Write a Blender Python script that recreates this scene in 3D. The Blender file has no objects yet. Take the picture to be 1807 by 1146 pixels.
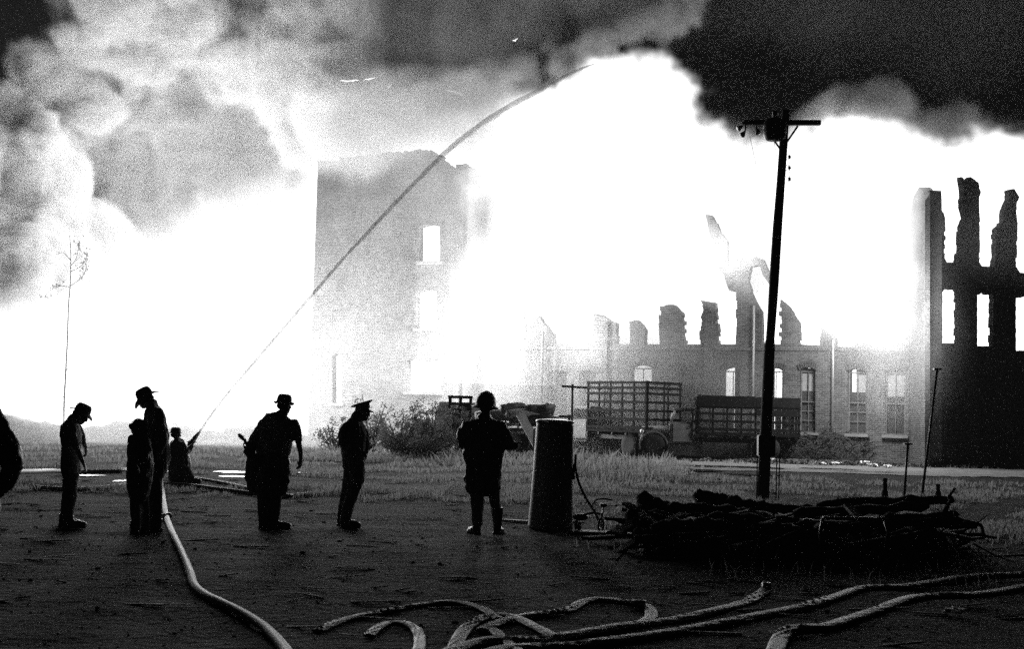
import bpy, bmesh, math, random, numpy as np
from mathutils import Matrix, Vector, noise as mnoise
sc = bpy.context.scene; col = sc.collection
R = math.radians
# ------------------------------------------------------------------ camera
F = 2200.; PITCH = 4.06; ROLL = 1.5; EYE = 1.62
cam = bpy.data.cameras.new('camera'); cam.sensor_width = 36; cam.lens = 36 * F / 1807
cam.clip_start = 0.1; cam.clip_end = 3000
co = bpy.data.objects.new('camera', cam); col.objects.link(co); sc.camera = co
CM = Matrix.Rotation(R(90 + PITCH), 4, 'X') @ Matrix.Rotation(R(ROLL), 4, 'Z')
co.matrix_world = Matrix.Translation((0, 0, EYE)) @ CM
CM3 = CM.to_3x3()
cam.dof.use_dof = True; cam.dof.focus_distance = 24.; cam.dof.aperture_fstop = 3.2
# ------------------------------------------------------------------ night sky
w = bpy.data.worlds.new('World'); sc.world = w; w.use_nodes = True
nt = w.node_tree; bgn = nt.nodes['Background']
sky = nt.nodes.new('ShaderNodeTexSky'); sky.sky_type = 'NISHITA'; sky.sun_disc = False
sky.sun_elevation = R(-4); sky.sun_rotation = R(200)
bw = nt.nodes.new('ShaderNodeRGBToBW'); nt.links.new(sky.outputs[0], bw.inputs[0])
nt.links.new(bw.outputs[0], bgn.inputs['Color']); bgn.inputs['Strength'].default_value = 0.01
sc.view_settings.view_transform = 'Standard'; sc.view_settings.look = 'None'
sc.view_settings.exposure = 0; sc.view_settings.gamma = 1
# ------------------------------------------------------------------ render settings
cy = sc.cycles
cy.use_denoising = False
cy.volume_bounces = 0; cy.max_bounces = 3; cy.diffuse_bounces = 1; cy.glossy_bounces = 2
cy.transparent_max_bounces = 12; cy.sample_clamp_indirect = .8; cy.sample_clamp_direct = 5
cy.use_adaptive_sampling = True; cy.adaptive_threshold = .03; cy.adaptive_min_samples = 32
cy.volume_step_rate = 3.0; cy.volume_max_steps = 256; cy.caustics_reflective = False; cy.caustics_refractive = False


def ray(px, py):
    return CM3 @ Vector(((px - 903.5) / F, (573 - py) / F, -1))


def P(px, py, Y):                      # point seen at that place of the picture, Y metres ahead
    d = ray(px, py); s = Y / d.y
    return Vector((d.x * s, Y, EYE + d.z * s))


def hz(x, y):                          # ground relief
    a = 0.05 * mnoise.noise(Vector((x * .12, y * .12, 3.1)))
    b = 0.026 * mnoise.noise(Vector((x * .9, y * .9, 8.7))) + 0.014 * mnoise.noise(Vector((x * 2.1, y * 3.4, 1.7)))
    return (a + b) * min(1, max(0, (y - 3) / 6.))


def G(px, py):                         # point of the ground
    d = ray(px, py); s = -EYE / d.z
    x, y = d.x * s, d.y * s
    return Vector((x, y, hz(x, y)))


# ------------------------------------------------------------------ materials (a black and white world)
def mat(name, c, rough=.8, var=.25, scale=6., bump=.3, metal=0., spec=.3, bscale=None):
    m = bpy.data.materials.new(name); m.use_nodes = True; nt = m.node_tree
    b = nt.nodes['Principled BSDF']
    tc = nt.nodes.new('ShaderNodeTexCoord')
    n = nt.nodes.new('ShaderNodeTexNoise'); n.inputs['Scale'].default_value = scale
    n.inputs['Detail'].default_value = 6; n.inputs['Roughness'].default_value = .65
    nt.links.new(tc.outputs['Object'], n.inputs['Vector'])
    r = nt.nodes.new('ShaderNodeMapRange'); r.inputs['From Min'].default_value = .3; r.inputs['From Max'].default_value = .7
    r.inputs['To Min'].default_value = c * (1 - var); r.inputs['To Max'].default_value = c * (1 + var)
    nt.links.new(n.outputs['Fac'], r.inputs['Value']); nt.links.new(r.outputs[0], b.inputs['Base Color'])
    b.inputs['Roughness'].default_value = rough; b.inputs['Metallic'].default_value = metal
    b.inputs['Specular IOR Level'].default_value = spec
    if bump:
        n2 = nt.nodes.new('ShaderNodeTexNoise'); n2.inputs['Scale'].default_value = bscale or scale * 3
        n2.inputs['Detail'].default_value = 5
        nt.links.new(tc.outputs['Object'], n2.inputs['Vector'])
        bp = nt.nodes.new('ShaderNodeBump'); bp.inputs['Strength'].default_value = bump; bp.inputs['Distance'].default_value = .03
        nt.links.new(n2.outputs['Fac'], bp.inputs['Height']); nt.links.new(bp.outputs[0], b.inputs['Normal'])
    return m


def brick_mat(name, c):
    m = mat(name, c, .9, .35, 1.2, 0); nt = m.node_tree; b = nt.nodes['Principled BSDF']
    tc = nt.nodes['Texture Coordinate']
    br = nt.nodes.new('ShaderNodeTexBrick'); br.inputs['Scale'].default_value = 1
    br.inputs['Brick Width'].default_value = .22; br.inputs['Row Height'].default_value = .075
    br.inputs['Mortar Size'].default_value = .009; br.inputs['Bias'].default_value = -.2
    br.inputs['Color1'].default_value = (.55,) * 3 + (1,); br.inputs['Color2'].default_value = (1.2,) * 3 + (1,)
    br.inputs['Mortar'].default_value = (1.9,) * 3 + (1,)
    mx = nt.nodes.new('ShaderNodeMix'); mx.data_type = 'RGBA'; mx.blend_type = 'MULTIPLY'; mx.inputs['Factor'].default_value = 1
    src = b.inputs['Base Color'].links[0].from_socket
    nt.links.new(src, mx.inputs[6]); nt.links.new(br.outputs['Color'], mx.inputs[7])
    nt.links.new(mx.outputs[2], b.inputs['Base Color'])
    # local x runs along the wall, local z up
    sp = nt.nodes.new('ShaderNodeSeparateXYZ'); cb = nt.nodes.new('ShaderNodeCombineXYZ')
    nt.links.new(tc.outputs['Object'], sp.inputs[0])
    ad = nt.nodes.new('ShaderNodeMath'); nt.links.new(sp.outputs[0], ad.inputs[0]); nt.links.new(sp.outputs[1], ad.inputs[1])
    nt.links.new(ad.outputs[0], cb.inputs[0]); nt.links.new(sp.outputs[2], cb.inputs[1])
    nt.links.new(cb.outputs[0], br.inputs['Vector'])
    bp = nt.nodes.new('ShaderNodeBump'); bp.invert = True; bp.inputs['Strength'].default_value = .8; bp.inputs['Distance'].default_value = .015
    nt.links.new(br.outputs['Fac'], bp.inputs['Height']); nt.links.new(bp.outputs[0], b.inputs['Normal'])
    return m


def glow_mat(name, s, c=1.):
    m = bpy.data.materials.new(name); m.use_nodes = True; b = m.node_tree.nodes['Principled BSDF']
    b.inputs['Emission Color'].default_value = (c, c, c, 1); b.inputs['Emission Strength'].default_value = s
    return m


def vol_mat(name, dens, colour=.8, aniso=0.):
    m = bpy.data.materials.new(name); m.use_nodes = True; nt = m.node_tree; nt.nodes.clear()
    o = nt.nodes.new('ShaderNodeOutputMaterial'); v = nt.nodes.new('ShaderNodeVolumePrincipled')
    v.inputs['Color'].default_value = (colour,) * 3 + (1,); v.inputs['Density'].default_value = dens
    v.inputs['Anisotropy'].default_value = aniso
    nt.links.new(v.outputs[0], o.inputs['Volume']); return m


def fire_mat(name, dens, rad):
    m = bpy.data.materials.new(name); m.use_nodes = True; nt = m.node_tree; nt.nodes.clear()
    o = nt.nodes.new('ShaderNodeOutputMaterial')
    at = nt.nodes.new('ShaderNodeAttribute'); at.attribute_name = 'density'
    k = nt.nodes.new('ShaderNodeMath'); k.operation = 'MULTIPLY'; k.inputs[1].default_value = dens
    nt.links.new(at.outputs['Fac'], k.inputs[0])
    k2 = nt.nodes.new('ShaderNodeMath'); k2.operation = 'MULTIPLY'; k2.inputs[1].default_value = rad
    nt.links.new(k.outputs[0], k2.inputs[0])
    e = nt.nodes.new('ShaderNodeEmission'); nt.links.new(k2.outputs[0], e.inputs['Strength'])
    a = nt.nodes.new('ShaderNodeVolumeAbsorption'); a.inputs['Color'].default_value = (0, 0, 0, 1)
    nt.links.new(k.outputs[0], a.inputs['Density'])
    s = nt.nodes.new('ShaderNodeAddShader'); nt.links.new(e.outputs[0], s.inputs[0]); nt.links.new(a.outputs[0], s.inputs[1])
    nt.links.new(s.outputs[0], o.inputs['Volume']); return m


M = dict(
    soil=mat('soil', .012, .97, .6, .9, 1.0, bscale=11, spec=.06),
    road=mat('dirt', .16, .9, .35, 1.0, .6, bscale=10, spec=.2),
    brick=brick_mat('sooty_brick', .12), brick_d=brick_mat('dark_brick', .09),
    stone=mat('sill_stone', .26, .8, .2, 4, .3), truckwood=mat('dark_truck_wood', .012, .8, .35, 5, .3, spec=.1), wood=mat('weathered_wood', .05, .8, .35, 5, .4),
    woodlight=mat('pale_wood', .5, .7, .2, 5, .2), tankpaint=mat('dull_tank_paint', .2, .5, .3, 3, .1, 0, .3), frame=mat('soiled_frame_paint', .16, .8, .4, 5, .3), creosote=mat('creosoted_wood', .035, .8, .4, 5, .5),
    metal=mat('dark_metal', .04, .45, .3, 8, .15, .3), chrome=mat('bright_metal', .7, .22, .1, 8, .03, 1.), steel=mat('galvanised_steel', .35, .35, .2, 8, .1, .8),
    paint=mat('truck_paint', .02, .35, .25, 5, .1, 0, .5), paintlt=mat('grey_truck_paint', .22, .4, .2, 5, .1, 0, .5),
    rubber=mat('tyre_rubber', .02, .8, .3, 10, .2), glassy=mat('window_glass', .05, .08, .1, 3, 0, 0, .8),
    canvas=mat('hose_canvas', .33, .6, .3, 5, .12, bscale=25, spec=.8), canvasdk=mat('wet_canvas', .1, .55, .3, 5, .12, bscale=25),
    skin=mat('skin', .3, .55, .12, 20, .1), shirt=mat('work_shirt', .26, .85, .2, 10, .3, bscale=70),
    shirtlt=mat('pale_shirt', .42, .85, .2, 10, .3, bscale=70),
    trouser=mat('dark_trousers', .13, .85, .25, 10, .3, bscale=70), coat=mat('rubber_coat', .12, .5, .25, 8, .3, bscale=40, spec=.4),
    boot=mat('wet_boot', .05, .38, .2, 10, .15, spec=.6), hat=mat('hat_felt', .2, .8, .2, 12, .2), hair=mat('hair', .03, .8, .3, 60, .5),
    grass=mat('grass_blades', .12, .8, .45, 1.0, 0), leaf=mat('leaves', .07, .7, .4, 2, 0), bark=mat('bark', .06, .9, .4, 12, .6),
    rubble=mat('rubble', .08, .95, .5, 3, .6), ash=mat('pale_ash_board', .7, .8, .2, 5, .3),
    plaster=mat('roller_blind', .35, .8, .15, 5, .1), black=mat('near_black', .02, .9, .5, 7, .8),
)
for k_, al_ in (('grass', .3), ('leaf', .15)):
    nt_ = M[k_].node_tree; b_ = nt_.nodes['Principled BSDF']; tr_ = nt_.nodes.new('ShaderNodeBsdfTranslucent'); tr_.inputs[0].default_value = (al_,) * 3 + (1,)
    mx_ = nt_.nodes.new('ShaderNodeMixShader'); mx_.inputs[0].default_value = .5; nt_.links.new(b_.outputs[0], mx_.inputs[1]); nt_.links.new(tr_.outputs[0], mx_.inputs[2])
    nt_.links.new(mx_.outputs[0], nt_.nodes['Material Output'].inputs['Surface'])
pud = bpy.data.materials.new('standing_water'); pud.use_nodes = True
_b = pud.node_tree.nodes['Principled BSDF']; _b.inputs['Base Color'].default_value = (.02, .02, .02, 1); _b.inputs['Roughness'].default_value = .12
_b.inputs['Specular IOR Level'].default_value = .5
_n = pud.node_tree.nodes.new('ShaderNodeTexNoise'); _n.inputs['Scale'].default_value = 9
_p = pud.node_tree.nodes.new('ShaderNodeBump'); _p.inputs['Strength'].default_value = .12; _p.inputs['Distance'].default_value = .02
pud.node_tree.links.new(_n.outputs['Fac'], _p.inputs['Height']); pud.node_tree.links.new(_p.outputs[0], _b.inputs['Normal'])


# ------------------------------------------------------------------ mesh helpers
class MB:
    def __init__(s): s.v = []; s.f = []

    def add(s, vs, fs):
        k = len(s.v); s.v += [Vector(v) for v in vs]; s.f += [tuple(i + k for i in f) for f in fs]; return s

    def box(s, c, d, rot=None):
        hx, hy, h = d[0] / 2, d[1] / 2, d[2] / 2
        vs = [Vector((x, y, z)) for x in (-hx, hx) for y in (-hy, hy) for z in (-h, h)]
        if rot is not None: vs = [rot @ v for v in vs]
        return s.add([v + Vector(c) for v in vs], [(0, 1, 3, 2), (4, 6, 7, 5), (0, 4, 5, 1), (2, 3, 7, 6), (0, 2, 6, 4), (1, 5, 7, 3)])

    def board(s, a, b, wd, th, up=(0, 0, 1)):
        a = Vector(a); b = Vector(b); d = (b - a); L = d.length; d.normalize(); up = Vector(up)
        sx = d.cross(up)
        if sx.length < 1e-3: sx = d.cross(Vector((0, 1, 0)))
        sx.normalize(); u = sx.cross(d)
        m = Matrix((d, sx, u)).transposed()
        return s.box((a + b) / 2, (L, th, wd), m)

    def tube(s, pts, rad, seg=10, cap=True, flat=1., up=None, rough=0, seed=0):
        pts = [Vector(p) for p in pts]; n = len(pts)
        rad = rad if isinstance(rad, (list, tuple)) else [rad] * n
        base = len(s.v); a = None
        for i, p in enumerate(pts):
            t = (pts[min(i + 1, n - 1)] - pts[max(i - 1, 0)]).normalized()
            if a is None:
                a = Vector(up) if up is not None else (Vector((0, 0, 1)) if abs(t.z) < .9 else Vector((1, 0, 0)))
            a = (a - t * a.dot(t)).normalized(); b = t.cross(a)
            for k in range(seg):
                q = 2 * math.pi * k / seg; r = rad[i]
                if rough: r *= 1 + rough * mnoise.noise(Vector((i * .7 + seed, math.cos(q) * 1.3, math.sin(q) * 1.3)))
                s.v.append(p + a * (math.cos(q) * r * flat) + b * (math.sin(q) * r))
        for i in range(n - 1):
            for k in range(seg):
                x = base + i * seg + k; y = base + i * seg + (k + 1) % seg
                s.f.append((x, y, y + seg, x + seg))
        if cap:
            s.f.append(tuple(base + k for k in range(seg))[::-1]); s.f.append(tuple(base + (n - 1) * seg + k for k in range(seg)))
        return s

    def ell(s, c, r, rot=None, nu=14, nv=9):
        vs = []; fs = []
        for j in range(nv + 1):
            th = math.pi * j / nv
            for i in range(nu):
                ph = 2 * math.pi * i / nu
                v = Vector((r[0] * math.sin(th) * math.cos(ph), r[1] * math.sin(th) * math.sin(ph), r[2] * math.cos(th)))
                if rot is not None: v = rot @ v
                vs.append(v + Vector(c))
        for j in range(nv):
            for i in range(nu):
                a = j * nu + i; b = j * nu + (i + 1) % nu
                fs.append((a, a + nu, b + nu, b))
        return s.add(vs, fs)

    def lathe(s, prof, o=(0, 0, 0), rot=None, seg=24, sx=1, sy=1, fn=None):
        k0 = len(s.v)
        for r, z in prof:
            for k in range(seg):
                q = 2 * math.pi * k / seg
                v = Vector((math.cos(q) * r * sx, math.sin(q) * r * sy, z))
                if fn: v = fn(v, r, q)
                if rot is not None: v = rot @ v
                s.v.append(v + Vector(o))
        for i in range(len(prof) - 1):
            for k in range(seg):
                a = k0 + i * seg + k; b = k0 + i * seg + (k + 1) % seg
                s.f.append((a, b, b + seg, a + seg))
        s.f.append(tuple(k0 + k for k in range(seg))[::-1]); s.f.append(tuple(k0 + (len(prof) - 1) * seg + k for k in range(seg)))
        return s

    def build(s, name, m, parent=None, smooth=False, bevel=0, off=None, fixn=True):
        me = bpy.data.meshes.new(name)
        vs = s.v if off is None else [v - Vector(off) for v in s.v]
        me.from_pydata([tuple(v) for v in vs], [], s.f)
        if fixn:
            b = bmesh.new(); b.from_mesh(me); bmesh.ops.remove_doubles(b, verts=b.verts, dist=1e-5)
            bmesh.ops.recalc_face_normals(b, faces=b.faces)
            if bevel: bmesh.ops.bevel(b, geom=b.edges[:], offset=bevel, segments=2, affect='EDGES', clamp_overlap=True)
            b.to_mesh(me); b.free()
        if smooth: me.polygons.foreach_set('use_smooth', [True] * len(me.polygons))
        me.materials.append(m)
        o = bpy.data.objects.new(name, me); col.objects.link(o)
        if parent is not None: o.parent = parent
        return o


def tag(o, label=None, cat=None, group=None, kind=None):
    if label: o['label'] = label
    if cat: o['category'] = cat
    if group: o['group'] = group
    if kind: o['kind'] = kind
    return o


def empty(name, loc, label, cat, group=None, rz=0):
    o = bpy.data.objects.new(name, None); col.objects.link(o); o.location = loc; o.rotation_euler = (0, 0, rz)
    o.empty_display_size = .3
    return tag(o, label, cat, group)


def copy_tree(o, parent=None):
    c = o.copy(); col.objects.link(c); c.parent = parent
    for ch in list(o.children): copy_tree(ch, c)
    return c


def ptw(me, name):
    o = bpy.data.objects.new(name, me); col.objects.link(o); return o


def smoothpath(pts, n=8):
    pts = [Vector(p) for p in pts]; out = []
    for i in range(len(pts) - 1):
        p0 = pts[max(i - 1, 0)]; p1 = pts[i]; p2 = pts[i + 1]; p3 = pts[min(i + 2, len(pts) - 1)]
        for k in range(n):
            t = k / n
            out.append(.5 * ((2 * p1) + (p2 - p0) * t + (2 * p0 - 5 * p1 + 4 * p2 - p3) * t * t + (3 * p1 - p0 - 3 * p2 + p3) * t ** 3))
    out.append(pts[-1]); return out


def remesh(mb, voxel, name, m, parent, off, wrinkle=0, wscale=6, smooth=2, seed=0):
    """fuses overlapping closed lofts into one continuous surface"""
    me = bpy.data.meshes.new('tmp'); me.from_pydata([tuple(v - Vector(off)) for v in mb.v], [], mb.f)
    b = bmesh.new(); b.from_mesh(me); bmesh.ops.recalc_face_normals(b, faces=b.faces); b.to_mesh(me); b.free()
    o = bpy.data.objects.new('tmp', me); col.objects.link(o)
    r = o.modifiers.new('r', 'REMESH'); r.mode = 'VOXEL'; r.voxel_size = voxel; r.use_smooth_shade = True
    sm = o.modifiers.new('s', 'SMOOTH'); sm.iterations = smooth; sm.factor = .5
    dg = bpy.context.evaluated_depsgraph_get(); ev = o.evaluated_get(dg)
    out = bpy.data.meshes.new_from_object(ev); out.name = name
    bpy.data.objects.remove(o)
    if wrinkle:
        nr = [v.normal.copy() for v in out.vertices]
        for v, n in zip(out.vertices, nr):
            c = v.co
            q = mnoise.noise(Vector((c.x * wscale * 1.4 + seed, c.y * wscale * 1.4, c.z * wscale * .8))) \
                + .6 * mnoise.noise(Vector((c.x * wscale * 3 + seed, c.y * wscale * 3, c.z * wscale * 2 + c.x * 5)))
            v.co += n * (q * wrinkle)
    out.materials.clear(); out.materials.append(m)
    out.polygons.foreach_set('use_smooth', [True] * len(out.polygons))
    o = bpy.data.objects.new(name, out); col.objects.link(o); o.parent = parent
    return o


# ------------------------------------------------------------------ volumes sculpted on a grid
rng = np.random.default_rng(5)


def vnoise(shape, cells):
    g = rng.random([max(2, int(math.ceil(c)) + 2) for c in cells]).astype(np.float32)
    for ax, (n, c) in enumerate(zip(shape, cells)):
        t = np.linspace(0, c, n); i = np.floor(t).astype(int); f = t - i; f = f * f * (3 - 2 * f)
        i = np.minimum(i, g.shape[ax] - 2)
        a = np.take(g, i, axis=ax); b = np.take(g, i + 1, axis=ax)
        sh = [1, 1, 1]; sh[ax] = n; f = f.reshape(sh).astype(np.float32)
        g = a * (1 - f) + b * f
    return g


def fbm(shape, size, scale, octv=4, billow=False, gain=.5):
    out = 0; amp = 1; tot = 0
    for o in range(octv):
        n = vnoise(shape, [s / scale * 2 ** o for s in size])
        if billow: n = 1 - np.abs(n * 2 - 1)
        out = out + n * amp; tot += amp; amp *= gain
    return out / tot


def poly_sdf(poly, XX, ZZ):
    """signed distance (inside positive) to a closed polygon"""
    p = np.array(poly, dtype=np.float32); d = np.full(XX.shape, 1e9, np.float32); ins = np.zeros(XX.shape, bool)
    for i in range(len(p)):
        a = p[i]; b = p[(i + 1) % len(p)]; e = b - a
        wx = XX - a[0]; wz = ZZ - a[1]
        t = np.clip((wx * e[0] + wz * e[1]) / max(1e-9, (e ** 2).sum()), 0, 1)
        d = np.minimum(d, (wx - e[0] * t) ** 2 + (wz - e[1] * t) ** 2)
        c = ((a[1] > ZZ) != (b[1] > ZZ)) & (XX < (b[0] - a[0]) * (ZZ - a[1]) / (b[1] - a[1] + 1e-12) + a[0])
        ins ^= c
    return np.sqrt(d) * np.where(ins, 1, -1)


def grid_axes(lo, hi, vox):
    res = [int(round((hi[i] - lo[i]) / vox)) + 1 for i in range(3)]
    ax = [np.linspace(lo[i], hi[i], res[i], dtype=np.float32) for i in range(3)]
    return res, ax


def grid_obj(name, lo, hi, res, dens, m):
    me = bpy.data.meshes.new(name); me.vertices.add(dens.size)
    at = me.attributes.new('amount', 'FLOAT', 'POINT'); at.data.foreach_set('value', np.ascontiguousarray(dens, dtype=np.float32).ravel())
    me.materials.append(m)
    o = bpy.data.objects.new(name, me); col.objects.link(o)
    ng = bpy.data.node_groups.new(name, 'GeometryNodeTree')
    ng.interface.new_socket('Geometry', in_out='INPUT', socket_type='NodeSocketGeometry')
    ng.interface.new_socket('Geometry', in_out='OUTPUT', socket_type='NodeSocketGeometry')
    N = ng.nodes; L = ng.links
    gi = N.new('NodeGroupInput'); go = N.new('NodeGroupOutput')
    vc = N.new('GeometryNodeVolumeCube'); vc.inputs['Min'].default_value = lo; vc.inputs['Max'].default_value = hi
    for k, r in zip('XYZ', res): vc.inputs['Resolution ' + k].default_value = r
    pos = N.new('GeometryNodeInputPosition')

    def vm(op, a, b):
        n = N.new('ShaderNodeVectorMath'); n.operation = op; L.new(a, n.inputs[0]); n.inputs[1].default_value = b; return n.outputs[0]
    s = vm('SUBTRACT', pos.outputs[0], lo)
    s = vm('MULTIPLY', s, [(r - 1) / (hi[i] - lo[i]) for i, r in enumerate(res)])
    s = vm('ADD', s, (.5, .5, .5))
    fl = N.new('ShaderNodeVectorMath'); fl.operation = 'FLOOR'; L.new(s, fl.inputs[0])
    d = N.new('ShaderNodeVectorMath'); d.operation = 'DOT_PRODUCT'; L.new(fl.outputs[0], d.inputs[0]); d.inputs[1].default_value = (res[1] * res[2], res[2], 1)
    fi = N.new('FunctionNodeFloatToInt'); fi.rounding_mode = 'ROUND'; L.new(d.outputs['Value'], fi.inputs[0])
    na = N.new('GeometryNodeInputNamedAttribute'); na.data_type = 'FLOAT'; na.inputs[0].default_value = 'amount'
    si = N.new('GeometryNodeSampleIndex'); si.data_type = 'FLOAT'; si.domain = 'POINT'
    L.new(gi.outputs[0], si.inputs['Geometry']); L.new(na.outputs[0], si.inputs['Value']); L.new(fi.outputs[0], si.inputs['Index'])
    L.new(si.outputs[0], vc.inputs['Density'])
    sm = N.new('GeometryNodeSetMaterial'); sm.inputs['Material'].default_value = m
    L.new(vc.outputs[0], sm.inputs[0]); L.new(sm.outputs[0], go.inputs[0])
    md = o.modifiers.new('grid', 'NODES'); md.node_group = ng
    return o


def XZ(pts, Y):
    return [(P(a, b, Y).x, P(a, b, Y).z) for a, b in pts]


def sstep(a, b, x):
    t = np.clip((x - a) / (b - a), 0, 1); return t * t * (3 - 2 * t)

# ------------------------------------------------------------------ lamps for the fire's light, with fill lamps added for smoke and haze
def fire_fill_light(px, py, Y, energy, rad):
    l = bpy.data.lights.new('fire_fill_light', 'POINT'); l.energy = energy; l.shadow_soft_size = rad; l.color = (1, 1, 1)
    o = bpy.data.objects.new('fire_fill_light', l); o.location = P(px, py, Y); col.objects.link(o); return o


fire_fill_light(60, 600, 57, 7000, 3.0)
fire_fill_light(400, 640, 57, 9000, 3.0)
fire_fill_light(250, 520, 68, 9000, 1.0)
fire_fill_light(130, 620, 66, 2000, 1.0)
fire_fill_light(400, 370, 74, 16000, 1.5)  # fill lamp added above the flames to brighten the smoke
fire_fill_light(240, 330, 74, 5000, 1.0)  # another fill lamp added inside the smoke
fire_fill_light(560, 330, 68, 5000, 1.0)
fire_fill_light(780, 270, 69, 600, 1.0)
fire_fill_light(300, 190, 67, 2600, 2.0)  # fill lamp added before the upper smoke, no flame here
fire_fill_light(862, 600, 56, 9000, 1.0)
fire_fill_light(1530, 560, 46.6, 2600, .8)
fire_fill_light(1000, 360, 68, 4000, 2.0)
fire_fill_light(1490, 300, 71, 6500, 1.5)
fire_fill_light(1760, 330, 62, 4000, 1.5)
fire_fill_light(650, 215, 53.5, 700, .8)  # added to brighten the smoke before the block's top
fire_fill_light(1290, 440, 51.6, 500, .5)  # added to whiten the haze round the broken shard
fire_fill_light(1010, 600, 53.4, 1100, .6)  # added to light the haze behind the trucks

# thin haze added over the whole place to lift the blacks
b_ = bpy.data.meshes.new('haze'); bm = bmesh.new(); bmesh.ops.create_cube(bm, size=1)
bmesh.ops.scale(bm, vec=(640, 400, 60), verts=bm.verts); bmesh.ops.translate(bm, vec=(0, 150, 28), verts=bm.verts); bm.to_mesh(b_); bm.free()
hzo = bpy.data.objects.new('haze', b_); col.objects.link(hzo); hzo['kind'] = 'stuff'; b_.materials.append(vol_mat('night_haze', .00024, .9, .3))

# ------------------------------------------------------------------ flames and smoke
lo, hi = (-38, 60, -.2), (42, 76, 27); res, ax = grid_axes(lo, hi, .36)
XX, ZZ = np.meshgrid(ax[0], ax[2], indexing='ij')
flame_poly = [(-100, 790), (-100, 600), (60, 600), (200, 590), (280, 500), (420, 430), (560, 390), (640, 330), (720, 270), (860, 205), (1000, 135),
              (1090, 96), (1130, 110), (1172, 116), (1160, 140), (1205, 142), (1240, 168), (1190, 195), (1225, 225), (1270, 236), (1310, 268),
              (1385, 262), (1440, 232), (1500, 222), (1560, 232), (1610, 255), (1660, 268), (1700, 262), (1740, 246), (1790, 252), (1840, 270), (2000, 330), (2000, 790)]
sd = poly_sdf(XZ(flame_poly, 67), XX, ZZ)[:, None, :]
size = [hi[i] - lo[i] for i in range(3)]
n = fbm(res, size, 4, 5, True, .6)
softx = np.interp(ax[0], [-38, -14, -6, 2, 42], [7, 6.5, 4.0, .6, .6])[:, None, None].astype(np.float32)
mid = 68 + 2 * (fbm(res, size, 14, 2) - .5)
yy = ax[1][None, :, None]
n3 = fbm(res, size, 1.6, 3, True, .6)
q = sd + (n3 - .62) * np.clip(XX[:, None, :] * .25 + 1.2, .3, 3.2) - np.abs(yy - mid) * .35 * np.clip(1.2 - sd / 6, 0, 1) + (n - .66) * (softx * .7 + .8)
dens = sstep(-softx * .6, softx * .6, q) * np.clip((yy - lo[1]) / 1.5, 0, 1) * np.clip((hi[1] - yy) / 1.5, 0, 1)
fo = grid_obj('flames', lo, hi, res, dens, fire_mat('flame', .55, 2.2)); tag(fo, 'huge white-hot flames rising behind the burnt brick walls', 'fire', kind='stuff')

lo, hi = (-41, 64, 5), (42, 92, 34); res, ax = grid_axes(lo, hi, .3); size = [hi[i] - lo[i] for i in range(3)]
XX, ZZ = np.meshgrid(ax[0], ax[2], indexing='ij'); yy = ax[1][None, :, None]
nb = fbm(res, size, 3.4, 5, True, .62); nl = fbm(res, size, 22, 2); nw = fbm(res, size, 11, 5, True, .55)


def mass(poly, Y, half, amp, soft, sharp=1.):
    s_ = poly_sdf(XZ(poly, Y), XX, ZZ)[:, None, :]
    prof = half * np.sqrt(np.clip(s_ + 2, 0, 8) / 8)
    q_ = np.minimum(s_, (prof - np.abs(yy - Y)) * .8) + (nw - .62) * amp + (nl - .5) * amp * .5
    return sstep(0, soft, q_)


def puffs(poly, Y, depth, n, r0, r1, seed, amp=1.6, soft=.7, grow=.9, warp=2.5):
    """cauliflower smoke: many rounded billows packed inside an outline"""
    r_ = np.random.default_rng(seed); pz = XZ(poly, Y); S_ = poly_sdf(pz, XX, ZZ)
    q_ = np.full(res, -9., np.float32); k = 0; vx = [(hi[i] - lo[i]) / (res[i] - 1) for i in range(3)]
    while k < n:
        i, j = r_.integers(0, res[0]), r_.integers(0, res[2])
        if S_[i, j] < .2: continue
        r = min(r_.uniform(r0, r1), max(r0 * .7, S_[i, j] * grow + .5)); x, z = ax[0][i], ax[2][j]
        y = Y + r_.uniform(-1, 1) * depth * min(1, (S_[i, j] + 1) / 5); k += 1
        sl = []
        for a_, c_ in enumerate((x, y, z)):
            m0 = int(max(0, (c_ - r * 1.5 - lo[a_]) / vx[a_])); m1 = int(min(res[a_], (c_ + r * 1.5 - lo[a_]) / vx[a_] + 2)); sl.append(slice(m0, max(m1, m0)))
        if any(t.stop <= t.start for t in sl): continue
        d_ = np.sqrt((ax[0][sl[0]][:, None, None] - x) ** 2 + (ax[1][sl[1]][None, :, None] - y) ** 2 + (ax[2][sl[2]][None, None, :] - z) ** 2)
        sub = q_[sl[0], sl[1], sl[2]]; np.maximum(sub, r - d_, out=sub)
    return sstep(0, soft, q_ + (nb - .62) * amp + (nw - .6) * amp * warp)


dA = mass([(120, 150), (330, 60), (600, 150), (600, 620), (170, 620), (215, 480), (235, 430), (200, 380), (190, 330), (130, 230)], 84, 4, 9, 1.6)
dB = puffs([(95, -180), (108, 30), (62, 100), (45, 140), (100, 195), (170, 208), (235, 170), (300, 98), (345, 150), (430, 178), (500, 245), (560, 284), (610, 276), (655, 286), (690, 252), (760, 228), (840, 200), (920, 160), (1000, 125), (1080, 95), (1180, 40), (1320, -20), (1340, -180)], 77, 3, 420, 1.0, 3.0, 1, 3.2, 1.1, .8, .8)
PX = XX / 77 * F + 903; zed = EYE + (729 - (290 - (PX - 600) * .41)) / F * 77
dB = dB * (1 - .982 * sstep(540, 680, PX) * sstep(.1, 2.6, ZZ - zed))[:, None, :] * (.6 + .8 * nl if True else 1)
d3 = puffs([(-160, 200), (10, 190), (70, 240), (110, 340), (120, 430), (175, 480), (190, 560), (120, 700), (-160, 700)], 73, 4, 230, .8, 2.6, 2, 2.2, .5, .9, 1.5)
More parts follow.
